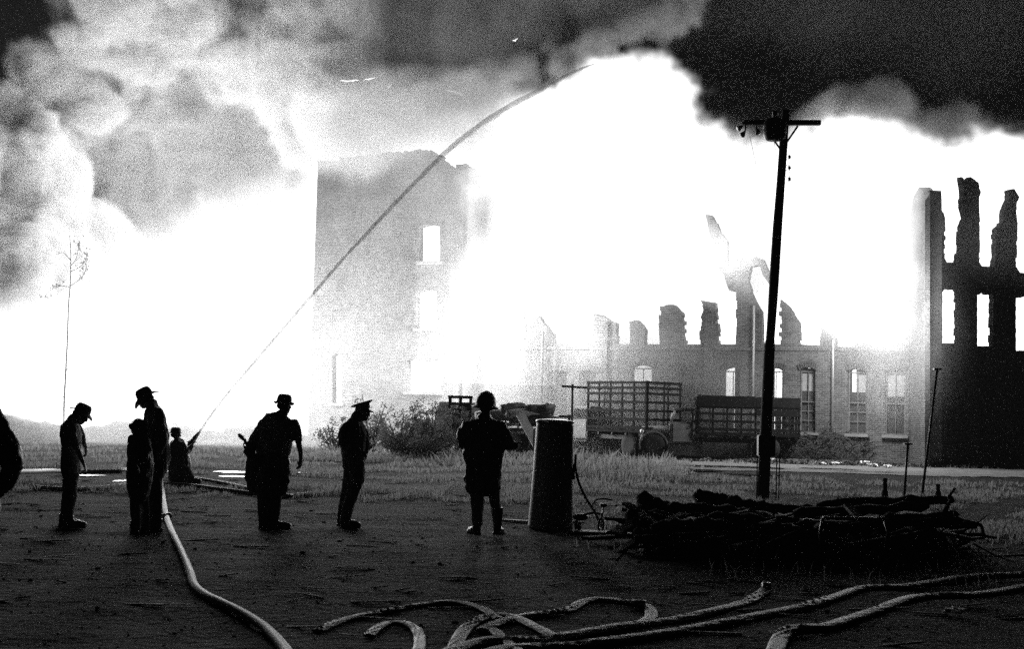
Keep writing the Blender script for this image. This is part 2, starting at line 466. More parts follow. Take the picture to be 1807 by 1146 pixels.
d3b = puffs([(110, 420), (190, 380), (240, 470), (220, 600), (120, 620)], 76, 3, 70, .9, 2.4, 5, 1.3, .5)
d4 = puffs([(1380, 330), (1400, 245), (1450, 205), (1500, 180), (1560, 185), (1592, 168), (1606, 235), (1640, 218), (1680, 205), (1698, 240), (1660, 275), (1660, 330)], 74, 3, 130, .8, 2.2, 3, 1.4, 1.2) * .5
d5 = mass([(1100, -160), (1090, 80), (1300, 150), (1420, 130), (1500, 120), (1900, 150), (1900, -160)], 84, 7, 14, 3) * .008
d6 = mass([(1060, 90), (1100, 130), (1260, 230), (1380, 260), (1700, 262), (1900, 240), (1900, 400), (1060, 400)], 80, 7, 6, 1.5) * .12
dens = np.clip(np.maximum.reduce([dA, dB, d3, d3b, d4, d5, d6]), 0, 2)
edge = np.minimum.reduce([np.broadcast_to(a, res) for a in (ax[0][:, None, None] - lo[0], hi[0] - ax[0][:, None, None], yy - lo[1], hi[1] - yy, ax[2][None, None, :] - lo[2], hi[2] - ax[2][None, None, :])])
dens = dens * np.clip(edge / 2, 0, 1)
so = grid_obj('smoke', lo, hi, res, dens, vol_mat('smoke', 2.6, .85)); tag(so, 'billowing smoke plumes lit from below by the fire', 'smoke', kind='stuff')

# thin smoke and steam before the walls, partly added to give glare
lo, hi = (-34, 42, -.1), (20, 59.5, 22); res, ax = grid_axes(lo, hi, .45); size = [hi[i] - lo[i] for i in range(3)]
XX, ZZ = np.meshgrid(ax[0], ax[2], indexing='ij'); yy = ax[1][None, :, None]
nb = fbm(res, size, 7, 4, False, .55)
a1 = sstep(-4, 3.5, poly_sdf(XZ([(-200, 780), (-200, 690), (300, 640), (560, 520), (620, 300), (900, 180), (1100, 300), (1060, 560), (900, 690), (640, 760)], 55), XX, ZZ))[:, None, :] * .5
yf = 56.6 - (ax[0][:, None, None] + 1.07) * .415
a1 = a1 * np.where(ax[0][:, None, None] > .5, sstep(-1.7, -1.2, yy - yf), sstep(44, 50, yy))
a6 = sstep(-1.5, 2, poly_sdf(XZ([(700, 250), (930, 250), (930, 560), (820, 620), (720, 560)], 56), XX, ZZ))[:, None, :] * sstep(52, 55, yy) * 2.5
a2 = sstep(-1.6, 1.8, poly_sdf(XZ([(1455, 330), (1640, 330), (1640, 600), (1600, 790), (1545, 790), (1500, 640), (1440, 600)], 47.5), XX, ZZ))[:, None, :] * sstep(49.5, 48, yy) * sstep(45.5, 46.5, yy) * 8.
a3 = sstep(-1.5, 1.5, poly_sdf(XZ([(900, 540), (1110, 560), (1280, 620), (1440, 690), (1440, 790), (900, 800)], 52), XX, ZZ))[:, None, :] * sstep(-1.6, -1.1, yy - yf) * 7  # haze added behind the trucks to set them off
a5 = sstep(-1.2, 1.6, poly_sdf(XZ([(1630, 300), (1900, 300), (1900, 480), (1630, 440)], 46), XX, ZZ))[:, None, :] * sstep(47.5, 46.5, yy) * sstep(44, 45, yy) * 3  # haze added for the glare on the wing's upper piers
a7 = sstep(-1.0, 1.0, poly_sdf(XZ([(1225, 360), (1370, 420), (1370, 530), (1290, 520), (1235, 440)], 53), XX, ZZ))[:, None, :] * sstep(-2.2, -1.2, yy - yf) * 7
a8 = sstep(-1.2, 1.0, poly_sdf(XZ([(1240, 255), (1300, 262), (1325, 320), (1290, 345), (1262, 320)], 56), XX, ZZ))[:, None, :] * sstep(1.5, .5, np.abs(yy - 55)) * 12
a6 = np.maximum(a6, sstep(-1.5, 2.5, poly_sdf(XZ([(545, 345), (740, 345), (740, 690), (545, 690)], 56), XX, ZZ))[:, None, :] * sstep(52, 55, yy) * 2.2)
a9 = sstep(-1.2, 1.2, poly_sdf(XZ([(-300, 712), (620, 722), (620, 800), (-300, 790)], 50), XX, ZZ))[:, None, :] * sstep(45, 47, yy) * sstep(52, 50, yy) * 2.5
nf = fbm(res, size, 3, 4, True, .6)
a4 = sstep(-.2, 1.2, np.minimum(poly_sdf(XZ([(540, 190), (552, 282), (575, 298), (610, 288), (645, 312), (685, 300), (715, 275), (770, 262), (830, 285), (880, 230), (900, 150), (700, 150)], 56), XX, ZZ)[:, None, :], 1.6 - np.abs(yy - 56)) + (nf - .55) * 2.5) * 14
dens = np.maximum.reduce([a1, a2, a3, a5, a6, a7, a8, a9]) * sstep(.25, .7, nb) * 1.3 * np.clip((hi[1] - yy) / 2, 0, 1)
dens = np.clip(np.maximum(dens, a4), 0, 16)
ho = grid_obj('smoke_glare_haze', lo, hi, res, dens, vol_mat('thin_glare_smoke', .045, .85, .2)); tag(ho, 'thin smoke and added glare haze in front of the walls', 'smoke', kind='stuff')

# flames licking in front of the facade, and glare put in as flame
lo, hi = (-4, 46, 3), (17.5, 56, 17); res, ax = grid_axes(lo, hi, .25); size = [hi[i] - lo[i] for i in range(3)]
XX, ZZ = np.meshgrid(ax[0], ax[2], indexing='ij'); yy = ax[1][None, :, None]
nb = fbm(res, size, 3.5, 5, True, .55)
fa = poly_sdf(XZ([(800, 300), (830, 640), (880, 600), (930, 560), (1050, 545), (1100, 560), (1230, 520), (1240, 480), (1200, 300)], 52.8), XX, ZZ)[:, None, :]
fb = poly_sdf(XZ([(1400, 280), (1400, 470), (1450, 580), (1520, 610), (1600, 600), (1622, 500), (1622, 280)], 48.2), XX, ZZ)[:, None, :]  # glare at the right end, put in as glowing flame
ya = 53.4 - .9 * (ax[0][:, None, None] / 5.0 - .6)
qa = np.minimum(fa, .9 - np.abs(yy - ya)) + (nb - .62) * 3
qb = np.minimum(fb, .7 - np.abs(yy - 48.2)) + (nb - .62) * 2
dens = np.maximum(sstep(-.3, 1.2, qa), sstep(-.2, 1.4, qb)) * np.clip((ax[2][None, None, :] - lo[2]) / 1, 0, 1) * np.clip((hi[2] - ax[2][None, None, :]) / 2, 0, 1)
f2 = grid_obj('flame_tongues_glare', lo, hi, res, dens, fire_mat('flame_glare_front', .9, 2.0)); tag(f2, 'flames and glowing glare over the front of the brick facade', 'fire', kind='stuff')

# ------------------------------------------------------------------ ground
xs = np.concatenate([-np.geomspace(300, 14, 24), np.linspace(-13.6, 13.6, 170), np.geomspace(14, 300, 24)])
ys = np.concatenate([[-30, -5], np.linspace(0, 7, 10)[1:-1], np.linspace(7, 30, 170), np.geomspace(30.3, 90, 80), np.geomspace(95, 330, 10)])
vs = [(x, y, hz(x, y)) for y in ys for x in xs]; nx = len(xs)
fs = [(j * nx + i, j * nx + i + 1, (j + 1) * nx + i + 1, (j + 1) * nx + i) for j in range(len(ys) - 1) for i in range(nx - 1)]
g = MB(); g.v = [Vector(v) for v in vs]; g.f = fs
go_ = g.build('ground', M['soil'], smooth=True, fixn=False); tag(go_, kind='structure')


def ground_sheet(name, poly, m, lift, step=.5, **k):
    """patch that follows the relief, a little above it, clipped to a polygon of ground points"""
    px = [p.x for p in poly]; py = [p.y for p in poly]
    X_, Y_ = np.meshgrid(np.arange(min(px), max(px) + step, step), np.arange(min(py), max(py) + step, step), indexing='ij')
    s_ = poly_sdf([(p.x, p.y) for p in poly], X_, Y_)
    b = MB(); idx = {}
    for i in range(X_.shape[0] - 1):
        for j in range(X_.shape[1] - 1):
            if s_[i, j] + (rng.random() - .5) * step > 0:
                f = []
                for a, c in ((i, j), (i + 1, j), (i + 1, j + 1), (i, j + 1)):
                    if (a, c) not in idx:
                        idx[(a, c)] = len(b.v); x, y = X_[a, c], Y_[a, c]; b.v.append(Vector((x, y, hz(x, y) + lift)))
                    f.append(idx[(a, c)])
                b.f.append(tuple(f))
    o = b.build(name, m, smooth=True, fixn=False); return tag(o, **k)


road = ground_sheet('dirt_road', [G(1150, 812), G(1300, 817), G(1500, 823), G(1900, 833), G(1990, 850), G(1500, 838), G(1300, 833), G(1150, 828)], M['road'], .02, .3, kind='structure')


def puddle(px, py, wpx, hpx, lift=.028, seed=0):
    c = G(px, py); a = G(px - wpx / 2, py); b_ = G(px + wpx / 2, py); n_ = G(px, py - hpx / 2); f_ = G(px, py + hpx / 2)
    rx = (b_ - a).length / 2; ry = abs(n_.y - f_.y) / 2
    b = MB(); k = 40
    b.v = [Vector((c.x + rx * math.cos(2 * math.pi * i / k) * (1 + .35 * mnoise.noise(Vector((i * .5, seed, 0)))),
                   c.y + ry * math.sin(2 * math.pi * i / k) * (1 + .5 * mnoise.noise(Vector((i * .6, seed, 5)))), 0)) for i in range(k)]
    zz = max(hz(v.x, v.y) for v in b.v) * .5 + hz(c.x, c.y) * .5 + lift * .5
    for v in b.v: v.z = zz
    b.f = [tuple(range(k))]
    return b.build('puddle', pud, fixn=False)


for i, a in enumerate([(268, 832, 110, 2.6), (225, 829, 40, 2), (410, 834, 60, 3), (412, 842, 50, 2.4), (160, 841, 50, 3), (215, 850, 24, 4), (560, 836, 150, 2), (530, 873, 22, 2),
                       (1035, 841, 60, 2.2), (1130, 847, 70, 3), (1280, 826, 160, 4), (1235, 834, 60, 3), (1330, 840, 90, 2.4), (1440, 828, 150, 3), (1560, 835, 120, 2.5)]):
    o = puddle(*a, seed=i * 3.3)
    tag(o, kind='structure')

# ------------------------------------------------------------------ brick walls
def wall_frame(pa, ya, pb, yb):
    A = P(pa, 760, ya); B = P(pb, 760, yb); A.z = B.z = 0
    d = (B - A); L = d.length; d.normalize(); nrm = Vector((d.y, -d.x, 0))   # towards the camera
    if nrm.y > 0: nrm = -nrm
    return A, d, nrm, L


def on_wall(fr, px, py):
    A, d, nrm, L = fr; r = ray(px, py); o = Vector((0, 0, EYE))
    t = (A - o).dot(nrm) / r.dot(nrm); p = o + r * t
    return ((p - A).dot(d), p.z)


def plate(name, fr, outer, holes, th, m, parent, out=0., bevel=0):
    """wall plate with real openings, outline given as (along, up) metres"""
    A, d, nrm, L = fr
    cu = bpy.data.curves.new(name, 'CURVE'); cu.dimensions = '2D'; cu.fill_mode = 'BOTH'; cu.extrude = th / 2; cu.bevel_depth = bevel
    for pl in [outer] + holes:
        s = cu.splines.new('POLY'); s.points.add(len(pl) - 1)
        for i, (x, z) in enumerate(pl): s.points[i].co = (x, z, 0, 1)
        s.use_cyclic_u = True
    t = bpy.data.objects.new('t', cu); col.objects.link(t)
    me = bpy.data.meshes.new_from_object(t.evaluated_get(bpy.context.evaluated_depsgraph_get())); bpy.data.objects.remove(t)
    me.transform(Matrix(((1, 0, 0, 0), (0, 0, -1, 0), (0, 1, 0, 0), (0, 0, 0, 1))))   # curve y -> z
    me.name = name; me.materials.clear(); me.materials.append(m)
    o = bpy.data.objects.new(name, me); col.objects.link(o); o.parent = parent
    o.location = nrm * (out - th / 2)
    o.rotation_euler = (0, 0, math.atan2(d.y, d.x))
    return o


def rough(a, b, n, amp, seed):
    """broken brick edge: stepped in and out from course to course"""
    r_ = random.Random(seed); a = Vector((*a, 0)); b = Vector((*b, 0)); t = (b - a); nn = Vector((-t.y, t.x, 0)).normalized(); out = []; last = 0
    for i in range(1, n):
        v = r_.uniform(-amp, amp); q = a + t * (i / n)
        out += [tuple((q + nn * last)[:2]), tuple((q + nn * v + t * 1e-4)[:2])]; last = v
    return out


def rough_soft(a, b, n, amp, seed):
    """ragged line between two wall points"""
    r_ = random.Random(seed); a = Vector((*a, 0)); b = Vector((*b, 0)); t = (b - a); nn = Vector((-t.y, t.x, 0)).normalized()
    return [tuple((a + t * (i / n) + nn * r_.uniform(-amp, amp))[:2]) for i in range(1, n)]


def ragged(fr, pts, amp=.12, seed=0, step=.17):
    w_ = [on_wall(fr, *p) for p in pts]; out = []
    for i in range(len(w_) - 1):
        out.append(w_[i]); L = math.dist(w_[i], w_[i + 1]); n = max(1, int(L / step))
        out += rough(w_[i], w_[i + 1], n, amp, seed + i)
    out.append(w_[-1]); return out


def hole(fr, x0, y0, x1, y1, arch=.12, jag=0, seed=0):
    a = on_wall(fr, x0, y1); b = on_wall(fr, x1, y1); c = on_wall(fr, x1, y0); d = on_wall(fr, x0, y0)
    top = [((c[0] * (1 - t) + d[0] * t), (c[1] * (1 - t) + d[1] * t) + arch * (1 - (2 * t - 1) ** 2)) for t in [i / 8 for i in range(9)]]
    if jag:
        side = rough(b, c, 14, jag, seed); s2 = rough(d, a, 12, jag * .3, seed + 5)
        r_ = random.Random(seed); top = [(x, z + r_.uniform(-jag, jag)) for x, z in top]
        return [a, b] + side + top + s2
    return [a, b] + top


# --- long facade
fr = wall_frame(862, 56.6, 1604, 49.6)
fac = empty('burnt_facade', fr[0], 'long roofless brick facade with burnt-out upper windows behind the trucks', 'building')
outer = ragged(fr, [(866, 560), (880, 500), (905, 520), (927, 565)], .1, 1) + ragged(fr, [(927, 608), (928, 562), (950, 558), (975, 590), (976, 608)], .05, 2)
outer += ragged(fr, [(1047, 608), (1047, 553), (1062, 556), (1075, 566), (1087, 570), (1088, 608)], .04, 3)
outer += ragged(fr, [(1111, 608), (1110, 568), (1125, 565), (1138, 582), (1138, 608)], .04, 4)
outer += ragged(fr, [(1164, 608), (1164, 541), (1190, 538), (1204, 552), (1208, 608)], .06, 5)
outer += ragged(fr, [(1236, 608), (1236, 560), (1241, 548), (1236, 530), (1262, 534), (1268, 608)], .08, 6)
outer += ragged(fr, [(1298, 608), (1299, 515), (1286, 512), (1275, 480), (1268, 478), (1266, 440), (1252, 415), (1244, 378), (1256, 380), (1270, 408), (1283, 425), (1282, 468),
                     (1300, 470), (1302, 445), (1330, 452), (1347, 458), (1356, 480), (1360, 505), (1346, 486), (1340, 468), (1325, 470), (1320, 495), (1332, 530), (1344, 550), (1346, 608)], .05, 7, .35)
outer += ragged(fr, [(1377, 608), (1377, 528), (1392, 540), (1404, 560), (1411, 570), (1411, 608)], .07, 8)
outer += ragged(fr, [(1446, 610), (1448, 578), (1462, 585), (1476, 596), (1476, 612)], .07, 9)
outer += ragged(fr, [(1508, 612), (1509, 590), (1540, 575), (1543, 612)], .07, 10)
outer += ragged(fr, [(1575, 613), (1576, 560), (1604, 520)], .07, 11)
L = on_wall(fr, 1604, 700)[0]
outer += [(L, -.3), (0, -.3)]
W = [(965, 660, 1000, 762), (1022, 660, 1052, 762), (1113, 650, 1150, 762), (1196, 656, 1226, 762), (1276, 655, 1306, 762), (1352, 656, 1382, 762), (1411, 655, 1439, 764), (1496, 657, 1529, 766), (1562, 658, 1597, 768)]
plate('brick_wall', fr, outer, [hole(fr, *a, arch=.14) for a in W], .45, M['brick'], fac)
for k, a in enumerate(W):
    q = [on_wall(fr, a[0], a[3]), on_wall(fr, a[2], a[3]), on_wall(fr, a[2], a[1]), on_wall(fr, a[0], a[1])]
    x0, x1 = q[0][0], q[1][0]; z0, z1 = q[0][1], q[2][1]; cx = (x0 + x1) / 2; wd = x1 - x0
    rz = math.atan2(fr[1].y, fr[1].x)

    def local(o, out):
        o.location = fr[2] * out; o.rotation_euler = (0, 0, rz); return o
    b = MB().box((cx, 0, z0 - .06), (wd + .25, .22, .13)); local(b.build('sill', M['stone'], fac, bevel=.01), .06)
    b = MB()                                   # brick arch over the opening
    nbr = 9
    for i in range(nbr):
        t = (i + .5) / nbr; xx = x0 - .08 + (wd + .16) * t; zz = z1 + .14 * (1 - (2 * t - 1) ** 2) + .12
        ang = (t - .5) * .75
        b.box((xx, 0, zz), (wd / nbr * .98, .1, .22), Matrix.Rotation(ang, 3, 'Y'))
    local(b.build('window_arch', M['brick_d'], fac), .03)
    fm = MB(); t = .05
    for xx in (x0 + t / 2, x1 - t / 2): fm.box((xx, 0, (z0 + z1) / 2), (t, .08, z1 - z0))
    for zz in (z0 + t / 2, (z0 + z1) / 2, z1 - t / 2): fm.box((cx, .004, zz), (wd - 2 * t, .07, t))
    fm.box((cx, .008, (z0 + z1) / 2), (.03, .05, z1 - z0 - .1))
    if k in (6, 7, 3):
        fm.box((cx, .008, z0 + (z1 - z0) * .2), (wd - .1, .04, .03)); fm.box((cx, .008, z0 + (z1 - z0) * .35), (wd - .1, .04, .03))
    fo_ = local(fm.build('window_frame', M['frame'], fac), -.2)
    for (bx0, by0, bx1, by1, bm) in {0: [(965, 660, 1000, 762, 'wood')], 1: [(1022, 660, 1052, 762, 'wood')], 2: [(1113, 674, 1150, 762, 'wood')], 3: [(1196, 656, 1226, 762, 'wood')],
                                    4: [(1293, 655, 1306, 762, 'wood'), (1276, 702, 1293, 762, 'wood')], 5: [(1352, 656, 1365, 762, 'wood'), (1377, 656, 1382, 762, 'wood'), (1365, 705, 1377, 762, 'wood')],
                                    6: [(1411, 655, 1439, 690, 'plaster'), (1411, 690.5, 1439, 764, 'wood')], 7: [(1509, 657, 1529, 692, 'plaster'), (1496, 657, 1502.5, 692, 'wood'), (1496, 692.5, 1529, 766, 'wood')],
                                    8: [(1562, 658, 1597, 700, 'plaster'), (1562, 700.5, 1597, 768, 'wood')]}[k]:
        p0 = on_wall(fr, bx0, by1); p1 = on_wall(fr, bx1, by0)
        if by0 < 663: p1 = (p1[0], p1[1] + .12)
        bl = MB().box(((p0[0] + p1[0]) / 2, 0, (p0[1] + p1[1]) / 2), (abs(p1[0] - p0[0]), .03, abs(p1[1] - p0[1])))
        local(bl.build('window_blind' if bm == 'plaster' else 'glow_block_board', M[bm], fac), -.3)  # boards added behind the frames to block the fire's glow
for px_, w_ in [(957, 7), (1068, 9), (1250, 14), (1330, 5), (1470, 6)]:                     # piers and rainwater pipes on the face
    x, z = on_wall(fr, px_, 700); ppm = 43.
    top = {957: 585, 1068: 572, 1250: 545, 1330: 540, 1470: 600}[px_]; zt = on_wall(fr, px_, top)[1]
    if px_ in (1330, 1470, 957):
        b = MB().tube([(x, 0, 0), (x, 0, zt)], .06, 8)
        for zz in np.arange(.6, zt, 1.4): b.tube([(x, 0, zz), (x, 0, zz + .08)], .075, 8)
        o = b.build('rainwater_pipe', M['steel'] if px_ != 957 else M['metal'], fac)
    else:
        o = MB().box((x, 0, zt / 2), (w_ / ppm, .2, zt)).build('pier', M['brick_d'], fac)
    o.location = fr[2] * .11; o.rotation_euler = (0, 0, math.atan2(fr[1].y, fr[1].x))
x0 = 0; zc = on_wall(fr, 1250, 616)[1]
o = MB().box((L / 2, 0, zc), (L, .12, .12)).build('string_course', M['brick'], fac); o.location = fr[2] * .05; o.rotation_euler = (0, 0, math.atan2(fr[1].y, fr[1].x))

# --- right wing, with its bright return wall
fr = wall_frame(1641, 46.9, 1900, 52.5)
wing = empty('burnt_wing', fr[0], 'dark roofless brick wing with tall empty windows at the right edge', 'building')
outer = ragged(fr, [(1641, 352), (1647, 345), (1660, 366), (1668, 385), (1667, 455), (1671, 463)], .05, 21)
outer += ragged(fr, [(1690, 463), (1696, 440), (1697, 400), (1704, 385), (1699, 366), (1700, 335), (1697, 312), (1706, 320), (1713, 312), (1727, 322), (1731, 338), (1728, 360), (1729, 400), (1728, 462), (1733, 470)], .05, 22)
outer += ragged(fr, [(1754, 471), (1758, 455), (1758, 405), (1771, 392), (1772, 372), (1781, 352), (1780, 336), (1790, 333), (1799, 348), (1794, 362), (1796, 395), (1793, 470), (1800, 481)], .05, 23)
outer += ragged(fr, [(1824, 484), (1828, 470), (1830, 340), (1842, 330), (1862, 350), (1862, 490), (1895, 494), (1896, 330), (1900, 330)], .06, 24)
L2 = on_wall(fr, 1900, 600)[0]; outer += [(L2, -.3), (0, -.3)]
hs = [hole(fr, 1663, 514, 1692, 606, .08, .06, 1), hole(fr, 1725, 521, 1753, 611, .08, .06, 2), hole(fr, 1793, 526, 1823, 619, .08, .06, 3), hole(fr, 1860, 532, 1888, 626, .08, .06, 4)]
plate('brick_wall', fr, outer, hs, .22, M['brick_d'], wing)  # unlit front: its shade is put into the darker brick
for a in [(1672, 668, 1700, 785), (1722, 670, 1752, 790), (1795, 672, 1826, 795)]:
    q = [on_wall(fr, a[0], a[3]), on_wall(fr, a[2], a[1])]; x0, z0 = q[0]; x1, z1 = q[1]; cx = (x0 + x1) / 2
    b = MB().box((cx, 0, (z0 + z1) / 2), (x1 - x0, .06, z1 - z0)); t = .06
    for xx in (x0, cx, x1): b.box((xx, -.04, (z0 + z1) / 2), (t, .05, z1 - z0 + t))
    for zz in (z0, (z0 + z1) / 2, z1): b.box((cx, -.044, zz), (x1 - x0 + t, .05, t))
    o = b.build('boarded_window', M['wood'], wing); o.location = fr[2] * .03; o.rotation_euler = (0, 0, math.atan2(fr[1].y, fr[1].x))
fr2 = wall_frame(1604.5, 49.55, 1641, 46.92)
fr2 = (fr2[0], fr2[1], Vector((-abs(fr2[1].y), -abs(fr2[1].x), 0)).normalized(), fr2[3])
fr2 = (fr2[0], fr2[1], Vector((fr2[1].y, -fr2[1].x, 0)) * (1 if fr2[1].y < 0 else -1), fr2[3])
o2 = [(0, -.3), (fr2[3], -.3)] + [on_wall(fr2, 1641, 352)] + ragged(fr2, [(1640, 336), (1632, 345), (1622, 330), (1612, 345), (1605, 380)], .05, 31)[:-1] + [(0, on_wall(fr2, 1606, 380)[1])]
rw = plate('return_wall', fr2, o2, [], .45, M['brick'], wing)
rw.location = rw.location + (fr2[0] - fr[0])

# --- tall block on the left, drowned in glare
fr = wall_frame(548, 60, 822, 57.5)
blk = empty('tall_block', fr[0], 'tall pale brick block half lost in glare between the jet and the shrubs', 'building')
outer = [on_wall(fr, 550, 284 + 0)] + ragged(fr, [(562, 284), (640, 270), (700, 262), (760, 258), (818, 300)], .15, 41) + [on_wall(fr, 822, 300)]
zt = on_wall(fr, 560, 284)[1]; Lb = on_wall(fr, 812, 600)[0]; x562 = on_wall(fr, 555, 450)[0]
outer = [(x562, zt)] + ragged(fr, [(575, 284), (640, 275), (700, 268), (760, 264), (814, 300)], .1, 41)[:-1] + [(Lb, zt - .4), (Lb, -.3), (x562, -.3)]
hs = [hole(fr, 718, 636, 779, 692, 0, .05, 6), hole(fr, 734, 516, 770, 580, .1), hole(fr, 740, 400, 776, 462, .1), hole(fr, 586, 628, 603, 712, .1)]
plate('brick_wall', fr, outer, hs, .5, M['brick'], blk)
plate('side_wall', (fr[0], fr[2] * -1, fr[1], 0), [(.02, -.3), (8, -.3), (8, zt - 1.2), (4, zt - .3), (.02, zt - .45)], [], .45, M['brick'], blk).location = fr[1] * (Lb - .24)
for a in [(734, 516, 770, 580), (740, 400, 776, 462), (586, 628, 603, 712), (718, 636, 779, 692)]:
    q0 = on_wall(fr, a[0], a[3]); q1 = on_wall(fr, a[2], a[3])
    o = MB().box(((q0[0] + q1[0]) / 2, 0, q0[1] - .06), (q1[0] - q0[0] + .2, .2, .12)).build('sill', M['stone'], blk)
    o.location = fr[2] * .06; o.rotation_euler = (0, 0, math.atan2(fr[1].y, fr[1].x))
#@@NEXT
# ------------------------------------------------------------------ people
def loft(mb, pts, base, ppm, k=1., seg=14, cap=.6):
    """pts: (px, py, depth towards the camera in m, half width px, half depth px) traced in the plane at base; closed, round-ended"""
    c = [P(a, b, base.y - wd) for a, b, wd, ru, rw in pts]
    ru = [p[3] / ppm * k for p in pts]; rw = [p[4] / ppm * k for p in pts]
    n = len(c); t0 = (c[0] - c[1]).normalized(); t1 = (c[-1] - c[-2]).normalized()
    C = [c[0] + t0 * rw[0] * cap, c[0] + t0 * rw[0] * cap * .7] + c + [c[-1] + t1 * rw[-1] * cap * .7, c[-1] + t1 * rw[-1] * cap]
    U = [ru[0] * .25, ru[0] * .72] + ru + [ru[-1] * .72, ru[-1] * .25]
    W_ = [rw[0] * .25, rw[0] * .72] + rw + [rw[-1] * .72, rw[-1] * .25]
    k0 = len(mb.v); N = len(C)
    for i in range(N):
        t = (C[min(i + 1, N - 1)] - C[max(i - 1, 0)]).normalized()
        a = Vector((t.z, 0, -t.x))
        a = a.normalized() if a.length > 1e-3 else Vector((1, 0, 0))
        b = t.cross(a).normalized()
        for j in range(seg):
            q = 2 * math.pi * j / seg
            mb.v.append(C[i] + a * (math.cos(q) * U[i]) + b * (math.sin(q) * W_[i]))
    for i in range(N - 1):
        for j in range(seg):
            x = k0 + i * seg + j; y = k0 + i * seg + (j + 1) % seg
            mb.f.append((x, y, y + seg, x + seg))
    mb.f.append(tuple(k0 + j for j in range(seg))[::-1]); mb.f.append(tuple(k0 + (N - 1) * seg + j for j in range(seg)))


def hand(mb, wr, d, side, curl=.5, s=1.):
    """palm, four unequal bent fingers and a thumb, from wrist wr along d"""
    wr = Vector(wr); d = Vector(d).normalized(); side = Vector(side); side = (side - d * side.dot(d)).normalized(); nrm = d.cross(side)
    rot = Matrix((side, nrm, d)).transposed()
    mb.ell(wr + d * .045 * s, (.04 * s, .019 * s, .055 * s), rot, 12, 8)
    for i, L in enumerate((.068, .078, .073, .056)):
        o = wr + d * .085 * s + side * ((i - 1.5) * .021 * s)
        p1 = o + (d * math.cos(curl * .5) + nrm * math.sin(curl * .5)) * L * .45 * s
        p2 = p1 + (d * math.cos(curl * 1.5) + nrm * math.sin(curl * 1.5)) * L * .33 * s
        p3 = p2 + (d * math.cos(curl * 2.3) + nrm * math.sin(curl * 2.3)) * L * .28 * s
        mb.tube([o - d * .03 * s, o, p1, p2, p3], [.0105 * s, .0105 * s, .0095 * s, .009 * s, .0065 * s], 8)
    o = wr + d * .03 * s - side * .032 * s
    p1 = o + (d * .8 - side * .8).normalized() * .034 * s; p2 = p1 + (d - side * .2 + nrm * .3).normalized() * .03 * s
    mb.tube([o, p1, p2], [.013 * s, .0115 * s, .009 * s], 8)


def frame(f, u):
    u = Vector(u).normalized(); f = Vector(f); f = (f - u * f.dot(u)).normalized(); s_ = f.cross(u)
    return Matrix((s_, f, u)).transposed()          # x side, y forward, z up


def head(mb, c, rt, s=1.):
    c = Vector(c)

    def E(p, r): mb.ell(c + rt @ (Vector(p) * s), tuple(q * s for q in r), rt, 16, 10)
    E((0, -.012, .03), (.076, .096, .092)); E((0, .018, -.045), (.06, .07, .07)); E((0, .05, -.085), (.034, .034, .026))
    E((0, .092, -.012), (.012, .022, .03)); E((0, .1, -.03), (.017, .018, .012))          # nose
    E((0, .082, .03), (.05, .016, .012)); E((0, .084, -.06), (.024, .014, .008)); E((0, .082, -.073), (.02, .013, .007))
    for q in (-1, 1): E((q * .03, .078, .008), (.014, .01, .009)); E((q * .077, -.008, -.005), (.01, .02, .032)); E((q * .045, .06, -.02), (.02, .022, .02))


VX = .0085


